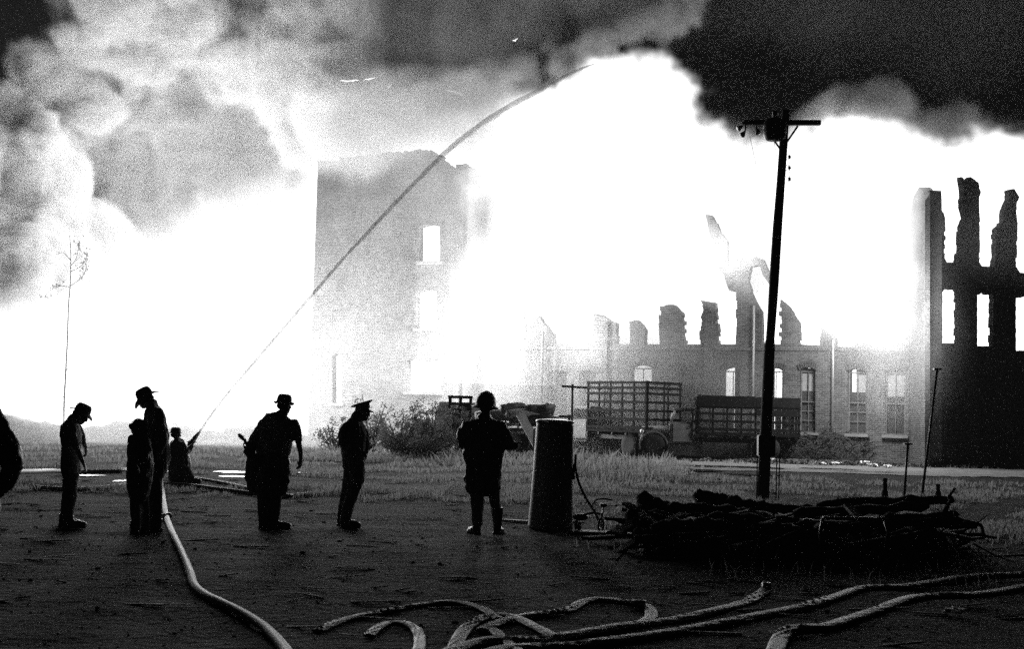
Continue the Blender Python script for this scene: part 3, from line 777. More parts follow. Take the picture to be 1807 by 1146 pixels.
def person(foot, ppm_at, label, spec):
    base = G(*foot); ppm = F / base.y; off = base
    root = empty('person', base, label, 'person')
    B = MB()
    for ch in spec['cloth'] + spec['bare']:
        loft(B, ch, base, ppm, .9 if ch in spec['cloth'] else 1.)
    for hd in spec['hands']:
        wr = P(hd[0], hd[1], base.y - hd[2]); e = P(hd[3], hd[4], base.y - hd[2]); hand(B, wr, (e - wr), hd[5], hd[6])
    hc = P(spec['head'][0], spec['head'][1], base.y - spec['head'][2]); rt = frame(spec['face'], spec['up'])
    head(B, hc, rt, spec.get('hs', 1.))
    for ft in spec['feet']:
        p0 = P(ft[0], ft[1], base.y - ft[2]); p0.z = max(p0.z, off.z + .06)
        d = Vector(ft[3]).normalized(); rf = frame(d, (0, 0, 1))
        B.ell(Vector((p0.x, p0.y, off.z + .045)) + d * .07, (.043, .13, .04), rf)
    remesh(B, VX, 'body', M['skin'], root, off, 0, smooth=3)
    bt = MB()
    for ft in spec['feet']:
        p0 = P(ft[0], ft[1], base.y - ft[2]); d = Vector(ft[3]).normalized(); rf = frame(d, (0, 0, 1)); z = off.z
        q = Vector((p0.x, p0.y, z))
        b = MB(); b.ell(q + d * .085 + Vector((0, 0, .05)), (.054, .145, .052), rf); b.ell(q + d * .16 + Vector((0, 0, .045)), (.052, .07, .044), rf)
        h = spec.get('boot', .16); b.tube([q + Vector((0, 0, .04)), q + Vector((0, 0, .1)), q + Vector((0, 0, h))], [.055, .056, .062 + .02 * (h > .25)], 14)
        b.box(q + d * .08 + Vector((0, 0, .014)), (.1, .27, .028), rf)
        remesh(b, .012, 'boot', M['boot'], root, off, .004, 14, 2)
    for nm, chains, mt, wk in spec['wear']:
        b = MB()
        for ch in chains: loft(b, ch, base, ppm, 1.)
        remesh(b, .013, nm, M[mt], root, off, wk, 7, 1, seed=foot[0])
    # hat
    kind = spec['hat']; hb = MB(); s = spec.get('hs', 1.); ho_ = hc + rt @ (Vector((0, -.01, .05)) * s)
    tilt = spec.get('hat_tilt', 0); rh = rt @ Matrix.Rotation(tilt, 3, 'X')
    if kind == 'fedora':
        br, dr, fr_, bk = spec.get('brim', .15), spec.get('droop', .02), spec.get('front', 0), spec.get('back', 0)

        def fn(v, r, q):
            if r > .1: v.z += -(dr + .016) * ((r - .1) / .06) * (1.2 - abs(math.cos(q)) * 1.5) + fr_ * max(0, math.sin(q)) * (r - .1) / .06 + bk * max(0, -math.sin(q)) * (r - .1) / .06
            return v
        hb.lathe([(.095, -.012), (br, -.014), (br + .002, -.01), (br, -.006), (.099, 0), (.098, .025), (.092, .065), (.074, .094), (.045, .1), (.01, .088)], ho_, rh, 28, .92, 1.08, fn)
        o = hb.build('hat', M['hat'], root, smooth=True, off=off)
        bnd = MB().lathe([(.094, .009), (.0975, .01), (.095, .034), (.09, .036)], ho_, rh, 28, .92, 1.08).build('hat_band', M['trouser'], o, smooth=True, off=off)
    elif kind == 'helmet':
        rh = rh @ Matrix.Scale(spec.get('hk', 1), 3)
        def fn(v, r, q):
            if r > .105:
                back = max(0, -math.sin(q)); v.y -= back * .07 * (r - .105) / .05; v.z -= back * .035 * (r - .105) / .05 + .012
            return v
        hb.lathe([(.115, -.03), (.15, -.034), (.153, -.028), (.15, -.02), (.12, -.012), (.118, .03), (.106, .075), (.08, .108), (.045, .125), (.02, .14), (.006, .145)], ho_, rh, 30, .95, 1.15, fn)
        o = hb.build('helmet', M['coat'], root, smooth=True, off=off)
        r2 = MB()
        pts = [ho_ + rh @ Vector((0, .12 * math.cos(a) * 1.0, .005 + .135 * math.sin(a))) for a in [math.pi * i / 10 for i in range(1, 10)]]
        r2.tube(pts, .008, 6); r2.build('crest', M['coat'], o, off=off)
        MB().box(ho_ + rh @ Vector((0, .118, .085)), (.085, .012, .12), rh @ Matrix.Rotation(-.2, 3, 'X')).build('front_shield', M['coat'], o, bevel=.005, off=off)
    elif kind == 'cap':
        def fn(v, r, q):
            if v.z > .03: v.z += .055 * math.sin(q) * r / .13; v.y -= .012
            return v
        hb.lathe([(.088, -.01), (.09, .03), (.1, .045), (.135, .062), (.137, .07), (.12, .08), (.05, .084), (.005, .084)], ho_, rh, 28, .92, 1.08, fn)
        o = hb.build('peaked_cap', M['trouser'], root, smooth=True, off=off)
        v_ = MB(); ring = []
        for j in range(2):
            for i in range(13):
                a = math.pi * (.12 + .76 * i / 12); r = .09 + .0 * j; e = Vector((math.cos(a) * .088, math.sin(a) * .098, -.005)); f_ = Vector((math.cos(a) * .1, math.sin(a) * .17, -.045 + .0))
                ring.append((e, f_))
        for i in range(12):
            e0, f0 = ring[i]; e1, f1 = ring[i + 1]; dz = Vector((0, 0, .005))
            pts = [e0, e1, f1, f0, e0 + dz, e1 + dz, f1 + dz, f0 + dz]
            v_.add([ho_ + rh @ p for p in pts], [(0, 1, 2, 3), (4, 7, 6, 5), (0, 4, 5, 1), (2, 6, 7, 3), (1, 5, 6, 2), (0, 3, 7, 4)])
        v_.build('visor', M['boot'], o, off=off)
        MB().ell(ho_ + rh @ Vector((0, .098, .035)), (.018, .008, .022), rh).build('cap_badge', M['steel'], o, smooth=True, off=off)
    hr = MB(); hr.ell(hc + rt @ (Vector((0, -.03, -.005)) * s), (.079 * s, .082 * s, .06 * s), rt); hr.build('hair', M['hair'], root, smooth=True, off=off)
    return root, base, ppm


RT, LF, AW, TC = (1, .15, 0), (-1, .1, 0), (0, 1, 0), (0, -1, 0)
# man looking down, at the left
m1t = [(127, 742, 0, 8, 20), (124, 752, 0, 14, 26), (125, 768, 0, 18, 27), (125.5, 782, 0, 16.5, 24), (125, 798, 0, 15, 22)]
m1p = [(125, 800, 0, 15, 22), (125, 818, 0, 16.5, 24), (125.5, 834, 0, 15.5, 23)]
m1l1 = [(126, 836, .08, 13, 12), (125, 866, .08, 10.5, 11), (122, 896, .08, 9.5, 10), (119, 926, .08, 8.5, 9)]
m1l2 = [(124, 836, -.1, 13, 12), (121, 866, -.11, 10.5, 11), (117, 896, -.13, 9.5, 10), (112, 926, -.14, 8.5, 9)]
m1a1 = [(126, 752, .17, 9, 9), (129, 768, .2, 7.5, 8), (135, 789, .2, 6, 6)]
m1a2 = [(136, 754, -.15, 8, 8), (143, 769, -.2, 6.5, 7), (147, 781, -.2, 5, 5.5)]
person((122, 933), 0, 'lean person in long-brimmed hat bowing the head, leftmost of the full figures', dict(
    cloth=[m1t, m1p, m1l1, m1l2, m1a1, m1a2], bare=[[(135, 789, .2, 5, 5), (142, 806, .2, 4.2, 4.2), (147, 818, .2, 3.2, 3.2)], [(147, 781, -.2, 4.5, 4.5), (151, 790, -.16, 3.6, 3.6)], [(131, 745, 0, 6.5, 7), (136, 734, 0, 6.2, 6.5)]],
    hands=[(146, 816, .2, 152, 829, (0, -1, .2), .5), (151, 789, -.16, 152, 802, (0, -1, 0), .8)], head=(142.5, 733, 0), face=(.8, .0, -.55), up=(.5, .05, .85),
    feet=[(121, 931, .08, RT), (111, 930, -.14, (.9, .5, 0))], hat='fedora', brim=.15, droop=.01, front=-.03, back=.01, hat_tilt=.12,
    wear=[('shirt', [m1t, m1a1, m1a2], 'shirt', .01), ('trousers', [m1p, m1l1, m1l2], 'trouser', .012)]))
# tall man in a slouch hat, second from the left, seen from the side facing left
m2t = [(272, 717, 0, 7, 20), (272, 724, 0, 13, 27), (273, 742, 0, 19, 29), (275, 766, 0, 21.5, 28), (276, 790, 0, 24, 27), (274, 815, 0, 25, 27), (272, 832, 0, 22, 25)]
m2l1 = [(273, 822, .1, 17, 17), (274, 850, .1, 12, 14), (275, 884, .1, 11, 11), (276, 932, .1, 9.5, 10)]
m2l2 = [(268, 822, -.1, 17, 17), (266, 850, -.1, 12, 14), (262, 884, -.12, 11, 11), (259, 932, -.14, 9.5, 10)]
m2a1 = [(278, 726, .2, 9, 9), (283, 752, .24, 9, 9.5), (287, 783, .24, 8, 8), (275, 806, .26, 6.5, 6.5)]
m2a2 = [(266, 728, -.18, 9, 9), (262, 752, -.24, 8, 8.5), (258, 776, -.2, 7, 7)]
person((267, 938), 0, 'tall stooping person in slouch hat facing left, behind a shorter dark figure', dict(
    cloth=[m2t, m2l1, m2l2, m2a1, m2a2], bare=[[(275, 806, .26, 5, 5), (266, 814, .26, 4, 4)], [(258, 776, -.2, 5, 5), (250, 790, -.1, 4, 4)], [(268, 721, 0, 7, 7.5), (262, 711, 0, 6.8, 7)]],
    hands=[(266, 814, .26, 256, 822, (0, -1, .2), .8), (250, 790, -.1, 243, 800, (0, -1, 0), .7)], head=(256.5, 705, 0), face=(-.85, 0, -.42), up=(-.4, 0, .92),
    feet=[(278, 936, .1, (-.8, .3, 0)), (258, 936, -.14, LF)], hat='fedora', brim=.165, droop=.012, front=-.05, back=-.005, hat_tilt=-.12,
    wear=[('jacket', [m2t, m2a1, m2a2], 'shirt', .016), ('trousers', [m2l1, m2l2], 'trouser', .014)]))
# short figure in front of him, back to the camera
m3t = [(245, 764, 0.4, 8.8, 16), (246, 772, 0.4, 15.4, 22), (247, 792, 0.4, 20.9, 24), (247, 820, 0.4, 22.6, 25), (246, 848, 0.4, 21.5, 23), (245, 876, 0.4, 17.1, 20)]
m3l1 = [(239, 860, 0.4, 10.4, 10), (238, 896, 0.4, 8.5, 8), (241, 934, 0.4, 7.8, 7)]
m3l2 = [(253, 860, 0.3, 10.4, 10), (255, 896, 0.25, 8.5, 8), (257, 930, 0.25, 7.8, 7)]
m3a = [(233, 772, 0.5, 7.5, 7), (232.5, 795, 0.55, 6.9, 6.5), (239, 818, 0.7, 6.2, 5)]
m3b = [(255, 772, 0.45, 7.5, 7), (260, 795, 0.5, 7.5, 6), (253, 815, 0.6, 6.2, 5)]
person((244, 938), 0, 'short hunched person in long dark coat pressed against the tall stooping one', dict(
    cloth=[m3t, m3l1, m3l2, m3a, m3b], bare=[[(240, 768, .4, 6, 6), (241, 760, .38, 6, 6)]], hands=[(236, 818, .7, 243, 826, (0, -1, .3), .6), (250, 815, .6, 244, 822, (0, -1, 0), .6)],
    head=(243, 762, .34), face=(.3, .9, -.5), up=(.1, .55, .8), hs=.9, feet=[(238, 936, .4, (-.3, .9, 0)), (255, 934, .25, (.2, .95, 0))], hat='fedora', brim=.125, droop=.01, hat_tilt=0,
    wear=[('long_coat', [m3t, m3a, m3b], 'coat', .014), ('trousers', [m3l1, m3l2], 'trouser', .01)]))
# kneeling nozzle man
m4t = [(313, 775, 0, 5, 9), (313, 781, 0, 12, 15), (315, 798, 0, 17, 17), (317, 818, 0, 19.5, 18), (316, 838, 0, 19, 18), (316, 845, 0, 18, 17)]
m4l1 = [(320, 828, .1, 9, 10), (330, 832, .12, 8, 8), (338, 843, .1, 5.5, 6), (334, 851, .05, 5, 5)]
m4l2 = [(312, 830, -.1, 9, 10), (318, 843, -.25, 7, 7), (310, 849, -.2, 6, 6)]
m4a1 = [(322, 784, .12, 6, 6), (330, 800, .18, 5, 5), (336, 795, .05, 4, 4)]
m4a2 = [(318, 784, -.15, 6, 6), (330, 796, -.2, 5, 5), (338, 788, -.1, 4, 4)]
person((320, 853), 0, 'kneeling person in small hat holding the upturned hose nozzle', dict(
    cloth=[m4t, m4l1, m4l2, m4a1, m4a2], bare=[[(313, 777, 0, 4, 4.2), (312, 770, 0, 4, 4)]], hands=[(336, 795, .05, 340, 789, (0, -1, .2), .9), (338, 788, -.1, 341, 783, (0, -1, 0), .9)],
    head=(310.5, 767.5, 0), face=(.8, .5, -.1), up=(0, 0, 1), feet=[(336, 851, .08, RT), (306, 851, -.2, LF)], hat='fedora', brim=.12, droop=.012,
    wear=[('rubber_coat', [m4t, m4a1, m4a2], 'coat', .02), ('trousers', [m4l1, m4l2], 'trouser', .012)]))
# man with the coat over his arm
m5t = [(497, 731, 0, 10, 12), (494, 738, 0, 26, 17), (490, 752, 0, 31, 20), (485, 772, 0, 33, 20), (482, 792, 0, 32, 20), (484, 808, 0, 29, 19)]
m5s = [(483, 802, 0, 30, 20), (480, 822, .02, 33, 23), (477, 845, .03, 34, 24), (475, 866, .03, 29, 21)]
m5l1 = [(466, 840, .02, 16, 16), (466, 880, .02, 12, 12), (466, 930, .03, 8.5, 9.5)]
m5l2 = [(489, 840, -.04, 17, 16), (485, 880, -.04, 12.5, 12), (481, 930, -.04, 8.5, 9.5)]
m5a1 = [(517, 746, 0, 9, 10), (524, 762, 0, 8, 9), (526, 778, .02, 6.5, 7)]
m5a2 = [(466, 748, 0, 10, 11), (452, 770, .03, 10, 10), (443, 790, .08, 8, 8)]
r5, b5, p5 = person((475, 936), 0, 'broad person in brimmed hat with a long coat slung over the left arm', dict(
    cloth=[m5t, m5s, m5l1, m5l2, m5a1, m5a2], bare=[[(526, 778, .02, 5.6, 5.8), (530, 796, .04, 4.6, 4.6), (531, 811, .05, 3.4, 3.4)], [(443, 790, .08, 5, 5), (437, 797, .1, 4, 4)], [(500, 732, 0, 8, 8.5), (501.5, 721, 0, 7.6, 8)]],
    hands=[(531, 810, .05, 528.5, 826, (.6, -.7, 0), .5), (438, 797, .1, 432, 790, (0, -1, .3), .9)], head=(502, 716, 0), face=(.6, .8, -.1), up=(.04, 0, 1),
    feet=[(463, 935, .03, (.1, .95, 0)), (484, 934, -.04, (.93, .3, 0))], hat='fedora', brim=.135, droop=.022, hat_tilt=-.05, boot=.34,
    wear=[('shirt', [m5t, m5a1, m5a2], 'shirtlt', .012), ('coat_skirt', [m5s], 'coat', .03), ('trousers', [m5l1, m5l2], 'trouser', .014)]))
ct = MB()
loft(ct, [(444, 788, .1, 9, 9), (440, 800, .12, 9, 11)], b5, p5); loft(ct, [(448, 806, .1, 12, 8), (449, 826, .1, 16, 8), (447, 846, .1, 15, 7), (451, 866, .08, 12, 7)], b5, p5)
loft(ct, [(437, 838, .1, 6, 6), (436, 846, .1, 5, 5)], b5, p5)
remesh(ct, .013, 'slung_coat', M['coat'], r5, b5, .025, 7, 1)
rag = MB()
for i in range(5):
    rag.ell(P(423 + i * 3.2, 769 + i * 3.6, b5.y - .1), (.022, .02, .03), Matrix.Rotation(i, 3, 'Y'))
remesh(rag, .008, 'glove', M['hat'], r5, b5, .02, 20, 0)
# cop
m6t = [(628, 738, 0, 9, 22), (626, 748, 0, 15, 29), (624, 766, 0, 23, 30), (623, 784, 0, 22, 27), (624, 806, 0, 20.5, 25), (624, 824, 0, 20, 25)]
m6l1 = [(629, 818, .08, 15, 14), (630, 846, .08, 13, 13), (620, 876, .08, 10.5, 11), (612, 906, .08, 9, 9.5), (609, 924, .08, 9, 9)]
m6l2 = [(621, 818, -.1, 15, 14), (619, 846, -.1, 13, 13), (611, 876, -.1, 10.5, 11), (604, 906, -.1, 8.5, 9), (603, 924, -.1, 8.5, 9)]
m6a1 = [(615, 751, .2, 10, 10), (605, 767, .24, 9, 9), (605, 783, .24, 7.5, 8), (622, 799, .2, 6.5, 7)]
m6a2 = [(635, 751, -.18, 8, 8), (643, 766, -.2, 7.5, 8), (645, 782, -.18, 7, 7), (646, 793, -.16, 5.5, 6)]
person((612, 933), 0, 'person in peaked cap and dark uniform facing right with bent arms', dict(
    cloth=[m6t, m6l1, m6l2, m6a1, m6a2], bare=[[(622, 799, .2, 5, 5), (630, 801, .18, 4, 4)], [(646, 793, -.16, 4.6, 5), (647, 799, -.16, 4, 4)], [(633, 741, 0, 8, 8), (637, 731, 0, 7.6, 8)]],
    hands=[(630, 801, .18, 641, 802, (0, 0, 1), .7), (647, 798, -.16, 646, 806, (0, -1, 0), .7)], head=(639.5, 728, 0), face=(.93, 0, -.12), up=(.12, 0, 1),
    feet=[(608, 932, .08, (.95, -.1, 0)), (602, 931, -.1, (.8, .6, 0))], hat='cap', hat_tilt=.06,
    wear=[('uniform_jacket', [m6t, m6a1, m6a2], 'trouser', .011), ('trousers', [m6l1, m6l2], 'trouser', .012)]))
# firefighter by the tank
m7t = [(855, 738, 0, 15.0, 16), (855, 746, 0, 31.0, 21), (854, 762, 0.02, 38.5, 25), (853, 785, 0.02, 37.5, 25), (853, 815, 0.02, 33.2, 24), (852, 845, 0.02, 32.1, 24), (851.5, 862, 0.02, 31.6, 24)]
m7l1 = [(841, 850, .02, 14, 15), (841.5, 880, .02, 12, 12.5), (842.5, 926, .03, 10, 10.5)]
m7l2 = [(867, 850, 0, 13, 15), (873, 880, -.02, 10, 12), (876, 926, -.03, 7.5, 10)]
m7a1 = [(828, 752, 0.05, 13.4, 13), (820, 770, 0.05, 13.4, 13), (821, 786, -0.05, 11.2, 11), (832, 792, -0.3, 9.0, 8)]
m7a2 = [(881, 752, 0.05, 13.4, 13), (890, 768, 0.03, 12.3, 12), (897, 784, 0, 10.1, 10), (906, 788, -0.14, 7.3, 7)]
person((852, 943), 0, 'firefighter in helmet and knee-length coat standing back to camera beside the tapered tank', dict(
    cloth=[m7t, m7l1, m7l2, m7a1, m7a2], bare=[[(856, 740, 0, 9, 9), (857, 728, 0, 8.5, 9)]], hands=[(832, 792, -.3, 842, 792, (0, -1, .3), .8), (905, 788, -.14, 911, 784, (0, -1, .2), .9)],
    head=(857, 720, 0), face=(.12, .95, -.1), up=(.05, 0, 1), hs=1.1, hk=1.22, feet=[(841, 941, .03, (-.45, .85, 0)), (877, 940, -.03, (.25, .95, 0))], hat='helmet', hat_tilt=-.12, boot=.36,
    wear=[('fire_coat', [m7t, m7a1, m7a2], 'coat', .026), ('trousers', [m7l1, m7l2], 'shirtlt', .014)]))
# near person cut by the left edge
m8t = [(-54, 700, 0, 30, 40), (-56, 720, 0, 44, 60), (-58, 780, 0, 48, 62), (-54, 850, 0, 44, 60), (-52, 900, 0, 46, 62), (-52, 980, 0, 44, 60), (-70, 1050, 0, 42, 56)]
m8l1 = [(-58, 940, 0.1, 26, 28), (-72, 1010, 0.1, 20, 22), (-84, 1080, 0.1, 17, 18)]
m8l2 = [(-68, 940, -0.14, 26, 28), (-90, 1010, -0.14, 20, 22), (-106, 1080, -0.14, 17, 18)]
m8a1 = [(-24, 728, 0.16, 24, 24), (4, 775, 0.22, 22, 23), (24, 826, 0.24, 19, 20), (10, 850, 0.2, 17, 17), (-14, 872, 0.05, 13, 14)]
m8a2 = [(-60, 728, -0.2, 22, 22), (-62, 790, -0.26, 20, 20), (-46, 840, -0.3, 16, 16)]
person((-40, 1100), 0, 'near blurred person cut off by the left edge, only a bent sleeved elbow in view', dict(
    cloth=[m8t, m8l1, m8l2, m8a1, m8a2], bare=[[(-48, 705, 0, 14, 15), (-60, 685, 0, 13, 14)]], hands=[(-22, 872, .05, -44, 880, (0, 0, 1), .8), (-46, 840, -.3, -30, 856, (0, 0, 1), .8)],
    head=(-66, 672, 0), face=(.9, .3, -.2), up=(.1, 0, 1), feet=[(-70, 1098, .1, (.3, .9, 0)), (-92, 1096, -.14, (.3, .9, 0))], hat='fedora', brim=.12,
    wear=[('coat', [m8t, m8a1, m8a2], 'coat', .02), ('trousers', [m8l1, m8l2], 'trouser', .014)]))

# ------------------------------------------------------------------ water jet, nozzle, hoses
nz0 = P(334, 786, 26.3); nz1 = P(352, 763, 27)
nzr = empty('hose_nozzle', nz0, 'long tapered playpipe nozzle raised by the kneeling person', 'nozzle')
d = (nz1 - nz0)
b = MB(); b.tube([nz0, nz0 + d * .12, nz0 + d * .14, nz0 + d * .5, nz0 + d * .52, nz0 + d * .95, nz1], [.045, .045, .055, .042, .05, .028, .03], 12)
b.build('barrel', M['metal'], nzr, smooth=True, off=nz0)
for s_ in (-1, 1): MB().tube([nz0 + d * .1, nz0 + d * .16 + Vector((.05 * s_, .08 * s_, .02)), nz0 + d * .3 + Vector((.04 * s_, .07 * s_, 0)), nz0 + d * .4], .012, 6).build('grip', M['metal'], nzr, off=nz0)
jp = [(352, 763), (385, 716), (428, 664), (500, 580), (555, 516), (605, 458), (650, 410), (715, 341), (790, 266), (870, 205), (950, 160), (1010, 128), (1050, 112)]
jY = [27, 29, 31, 34, 36.5, 39, 41, 44, 47.5, 50.5, 53, 55, 56]
jr = [.022, .026, .032, .04, .048, .056, .065, .085, .105, .12, .11, .08, .02]
pts = smoothpath([P(a, b_, y) for (a, b_), y in zip(jp, jY)], 10)
rr = [float(np.interp(i / 10, range(len(jr)), jr)) * (1 + .12 * mnoise.noise(Vector((i * .35, 0, 0)))) for i in range(len(pts))]
wj = bpy.data.materials.new('water_spray'); wj.use_nodes = True; _nt = wj.node_tree; _b = _nt.nodes['Principled BSDF']
_b.inputs['Base Color'].default_value = (.5, .5, .5, 1); _b.inputs['Roughness'].default_value = .6
_tc = _nt.nodes.new('ShaderNodeTexCoord'); _n = _nt.nodes.new('ShaderNodeTexNoise'); _n.inputs['Scale'].default_value = 2.5; _n.inputs['Detail'].default_value = 6
_m = _nt.nodes.new('ShaderNodeMapRange'); _m.inputs['From Min'].default_value = .3; _m.inputs['From Max'].default_value = .7; _m.inputs['To Min'].default_value = .28; _m.inputs['To Max'].default_value = .5
_nt.links.new(_tc.outputs['Object'], _n.inputs['Vector']); _nt.links.new(_n.outputs['Fac'], _m.inputs['Value']); _nt.links.new(_m.outputs[0], _b.inputs['Alpha'])
jet = MB().tube(pts, rr, 10, rough=.5).build('water_jet', wj, smooth=True); tag(jet, 'long thin arc of water from the kneeling hose crew up over the fire', 'water jet')


def ghose(name, pix, r, m, label, group=None, lift=0, flat=1.35, seg=12, wr=.0, n=10, raise_=None):
    """hose lying on the ground, flattened and creased"""
    pts = [G(a, b_) for a, b_ in pix]
    if raise_:
        for i, z in enumerate(raise_): pts[i].z += z
    sp = smoothpath(pts, n); out = []
    # resample
    dd = [0]
    for i in range(1, len(sp)): dd.append(dd[-1] + (sp[i] - sp[i - 1]).length)
    K = max(12, int(dd[-1] / (r * (.45 if wr else .9)))); K = min(K, 520); b = MB(); k0 = 0
    for i in range(K + 1):
        t = dd[-1] * i / K; j = max(0, min(len(sp) - 2, int(np.searchsorted(dd, t)) - 1)); f = (t - dd[j]) / max(1e-6, dd[j + 1] - dd[j])
        out.append((sp[j].lerp(sp[j + 1], f), t))
    for i, (p, t) in enumerate(out):
        q = out[min(i + 1, K)][0] - out[max(i - 1, 0)][0]; q.z = 0; q.normalize(); sd_ = Vector((-q.y, q.x, 0))
        for k in range(seg):
            a = 2 * math.pi * k / seg
            fold = 1.
            if wr:
                ph = t / r * .62 + a * 1.0
                fold = 1 + wr * (math.sin(ph * 2.1) * .6 + .9 * mnoise.noise(Vector((t / r * .35 + a, a, 2)))) * (math.sin(a) > -.2)
            rz = r / flat * fold; rx = r * (flat * (1 + .25 * wr * mnoise.noise(Vector((t * 2, 4, 1)))))
            cr = 0
            if wr and math.sin(a) > -.3:
                u = (t / .3 + .9 * math.cos(a) + .9 * mnoise.noise(Vector((t * 1.6, 1, seg)))) % 1.0
                cr = .009 * (max(0, 1 - u * 2.2) ** 1.3 - .2) * max(0, mnoise.noise(Vector((t * 1.3, 9, seg))) + .35) * 1.6
            b.v.append(p + sd_ * math.cos(a) * rx + Vector((0, 0, r / flat + math.sin(a) * rz + lift + cr)))
    for i in range(K):
        for k in range(seg):
            x = i * seg + k; y = i * seg + (k + 1) % seg; b.f.append((x, y, y + seg, x + seg))
    b.f.append(tuple(range(seg))); b.f.append(tuple(K * seg + k for k in range(seg))[::-1])
    o = b.build(name, m, smooth=True); return tag(o, label, 'hose', group)


gh = 'fire hoses lying across the ground'
ghose('fire_hose', [(284, 846), (288, 885), (294, 918), (305, 950), (322, 985), (335, 1015), (343, 1035), (362, 1052), (392, 1068), (435, 1090), (470, 1114), (498, 1146), (515, 1175)], .036, M['canvas'],
      'long charged pale hose snaking from the tall stooping person to the lower left foreground', gh, flat=1.08)
ghose('fire_hose', [(-60, 905), (0, 878), (25, 862), (60, 852), (90, 841), (125, 837), (165, 836), (215, 836)], .05, M['canvas'], 'charged pale hose rising past the near elbow at the left edge', gh, flat=1.05,
      raise_=[.35, .28, .22, .16, .08, 0, 0, 0])
ghose('fire_hose', [(60, 864), (130, 868), (200, 862), (235, 858), (290, 858), (335, 861), (390, 869), (455, 876), (500, 879), (560, 874)], .04, M['canvas'], 'dark hose running level behind the legs of the left-hand figures', gh, flat=1.1)
ghose('fire_hose', [(345, 848), (400, 857), (450, 868), (520, 880)], .035, M['canvasdk'], 'short dark hose trailing right from the kneeling person', gh, flat=1.1)
gf = 'limp canvas hoses in the foreground'
fh = [([(770, 1165), (830, 1138), (880, 1131), (940, 1133), (1010, 1124), (1100, 1110), (1190, 1097), (1262, 1083), (1318, 1066), (1352, 1045)], .036, 'upper of two long creased hoses crossing the bottom centre, ending in a bright tip'),
      ([(820, 1175), (880, 1150), (930, 1143), (1000, 1141), (1080, 1133), (1170, 1122), (1260, 1107), (1340, 1093), (1420, 1077), (1470, 1060), (1525, 1044), (1600, 1040), (1720, 1022), (1860, 1015)], .036, 'lower of two long creased hoses crossing the bottom centre'),
      ([(1362, 1172), (1376, 1136), (1392, 1121), (1425, 1118), (1460, 1115), (1500, 1102), (1550, 1083), (1605, 1063), (1660, 1056), (1710, 1054), (1760, 1046), (1850, 1030)], .038, 'long bent hose with a sharp corner at the bottom right, rising to the right edge'),
      ([(800, 1150), (812, 1124), (832, 1104), (868, 1091), (905, 1094), (945, 1112), (985, 1131)], .03, 'arched hose fold at the bottom centre left of the long hoses'),
      ([(850, 1116), (885, 1101), (925, 1093), (975, 1088), (1005, 1080), (1030, 1067), (1060, 1062), (1120, 1068), (1145, 1077), (1148, 1092), (1125, 1108)], .03, 'rising creased hose loop above the two long bottom hoses'),
      ([(872, 1116), (890, 1130), (915, 1152), (935, 1180)], .026, 'hose end running out of the bottom of the picture'),
      ([(650, 1122), (670, 1106), (692, 1099), (715, 1102), (735, 1112), (741, 1130), (738, 1150)], .024, 'small hooked hose loop lying furthest left among the limp hoses'),
      ([(560, 1112), (610, 1092), (680, 1078), (740, 1068), (800, 1066), (850, 1080), (880, 1097)], .026, 'low dark hose curve above the small hooked loop')]
for i, (pth, r_, lb) in enumerate(fh):
    ghose('flat_hose', pth, r_, M['canvas'] if i not in (5, 6, 7) else M['canvasdk'], lb, gf, flat=1.75, wr=.05, seg=20)
cp = G(1355, 1046); b = MB(); b.tube([cp + Vector((-.05, 0, .05)), cp + Vector((.02, .01, .05))], .045, 12); tag(b.build('hose_coupling', M['steel'], smooth=True), 'small shiny coupling on the tip of the upper long hose', 'coupling')
cp = G(1128, 1074); b = MB(); b.tube([cp + Vector((-.06, 0, .04)), cp + Vector((.05, -.02, .04))], .035, 12); tag(b.build('hose_coupling', M['steel'], smooth=True), 'shiny coupling at the bend above the two long hoses', 'coupling')
hc_ = G(293, 917); b = MB()
for q in (-.05, .0, .05): b.tube([hc_ + Vector((-.01 + q * .3, .06 + q, .04)), hc_ + Vector((.0 + q * .3, .025 + q, .04))], .048, 12)
tag(b.build('hose_coupling', M['steel'], smooth=True), 'ringed coupling on the snaking pale hose at the tall person\'s feet', 'coupling')

# ------------------------------------------------------------------ tapered tank
tb = G(971, 936); ppm = F / tb.y
tk = empty('tapered_tank', tb, 'upright dark tapered metal tank with a shiny rim, between firefighter and stake truck', 'tank')
H = (936 - 748) / ppm; rot = Matrix.Rotation(R(-2 + 3.2), 3, 'Y')
b = MB(); b.lathe([(.305, 0), (.318, .02), (.315, .05), (.298, .4), (.278, .9), (.262, H - .06), (.262, H - .02)], (0, 0, 0), rot, 40); b.build('shell', M['tankpaint'], tk, smooth=True, bevel=0)
b = MB(); b.lathe([(.262, H - .02), (.27, H - .015), (.274, H + .004), (.268, H + .012), (.15, H + .028), (.02, H + .034)], (0, 0, 0), rot, 40); b.build('lid', M['chrome'], tk, smooth=True)
for zz in (.42, .95): MB().lathe([(.288 - zz * .02, zz - .015), (.294 - zz * .02, zz), (.288 - zz * .02, zz + .015)], (0, 0, 0), rot, 40).build('hoop', M['metal'], tk, smooth=True)
b = MB(); b.box((-.23, .15, H - .28), (.05, .1, .3), Matrix.Rotation(.5, 3, 'Z')); b.build('lit_strip_plate', M['steel'], tk, bevel=.01)  # bright plate put in for the lit strip on the left
b = MB(); b.tube([(.24, -.05, .78), (.31, -.06, .78)], .035, 10); b.tube([(.3, -.06, .78), (.3, -.06, .7)], .03, 10); b.build('outlet', M['metal'], tk, smooth=True)
hp = smoothpath([tb + Vector((.3, -.06, .76)), P(1014, 820, tb.y - .1), P(1020, 848, tb.y - .15), P(1034, 880, tb.y - .2), P(1050, 905, tb.y - .2), P(1058, 925, tb.y - .1)], 8)
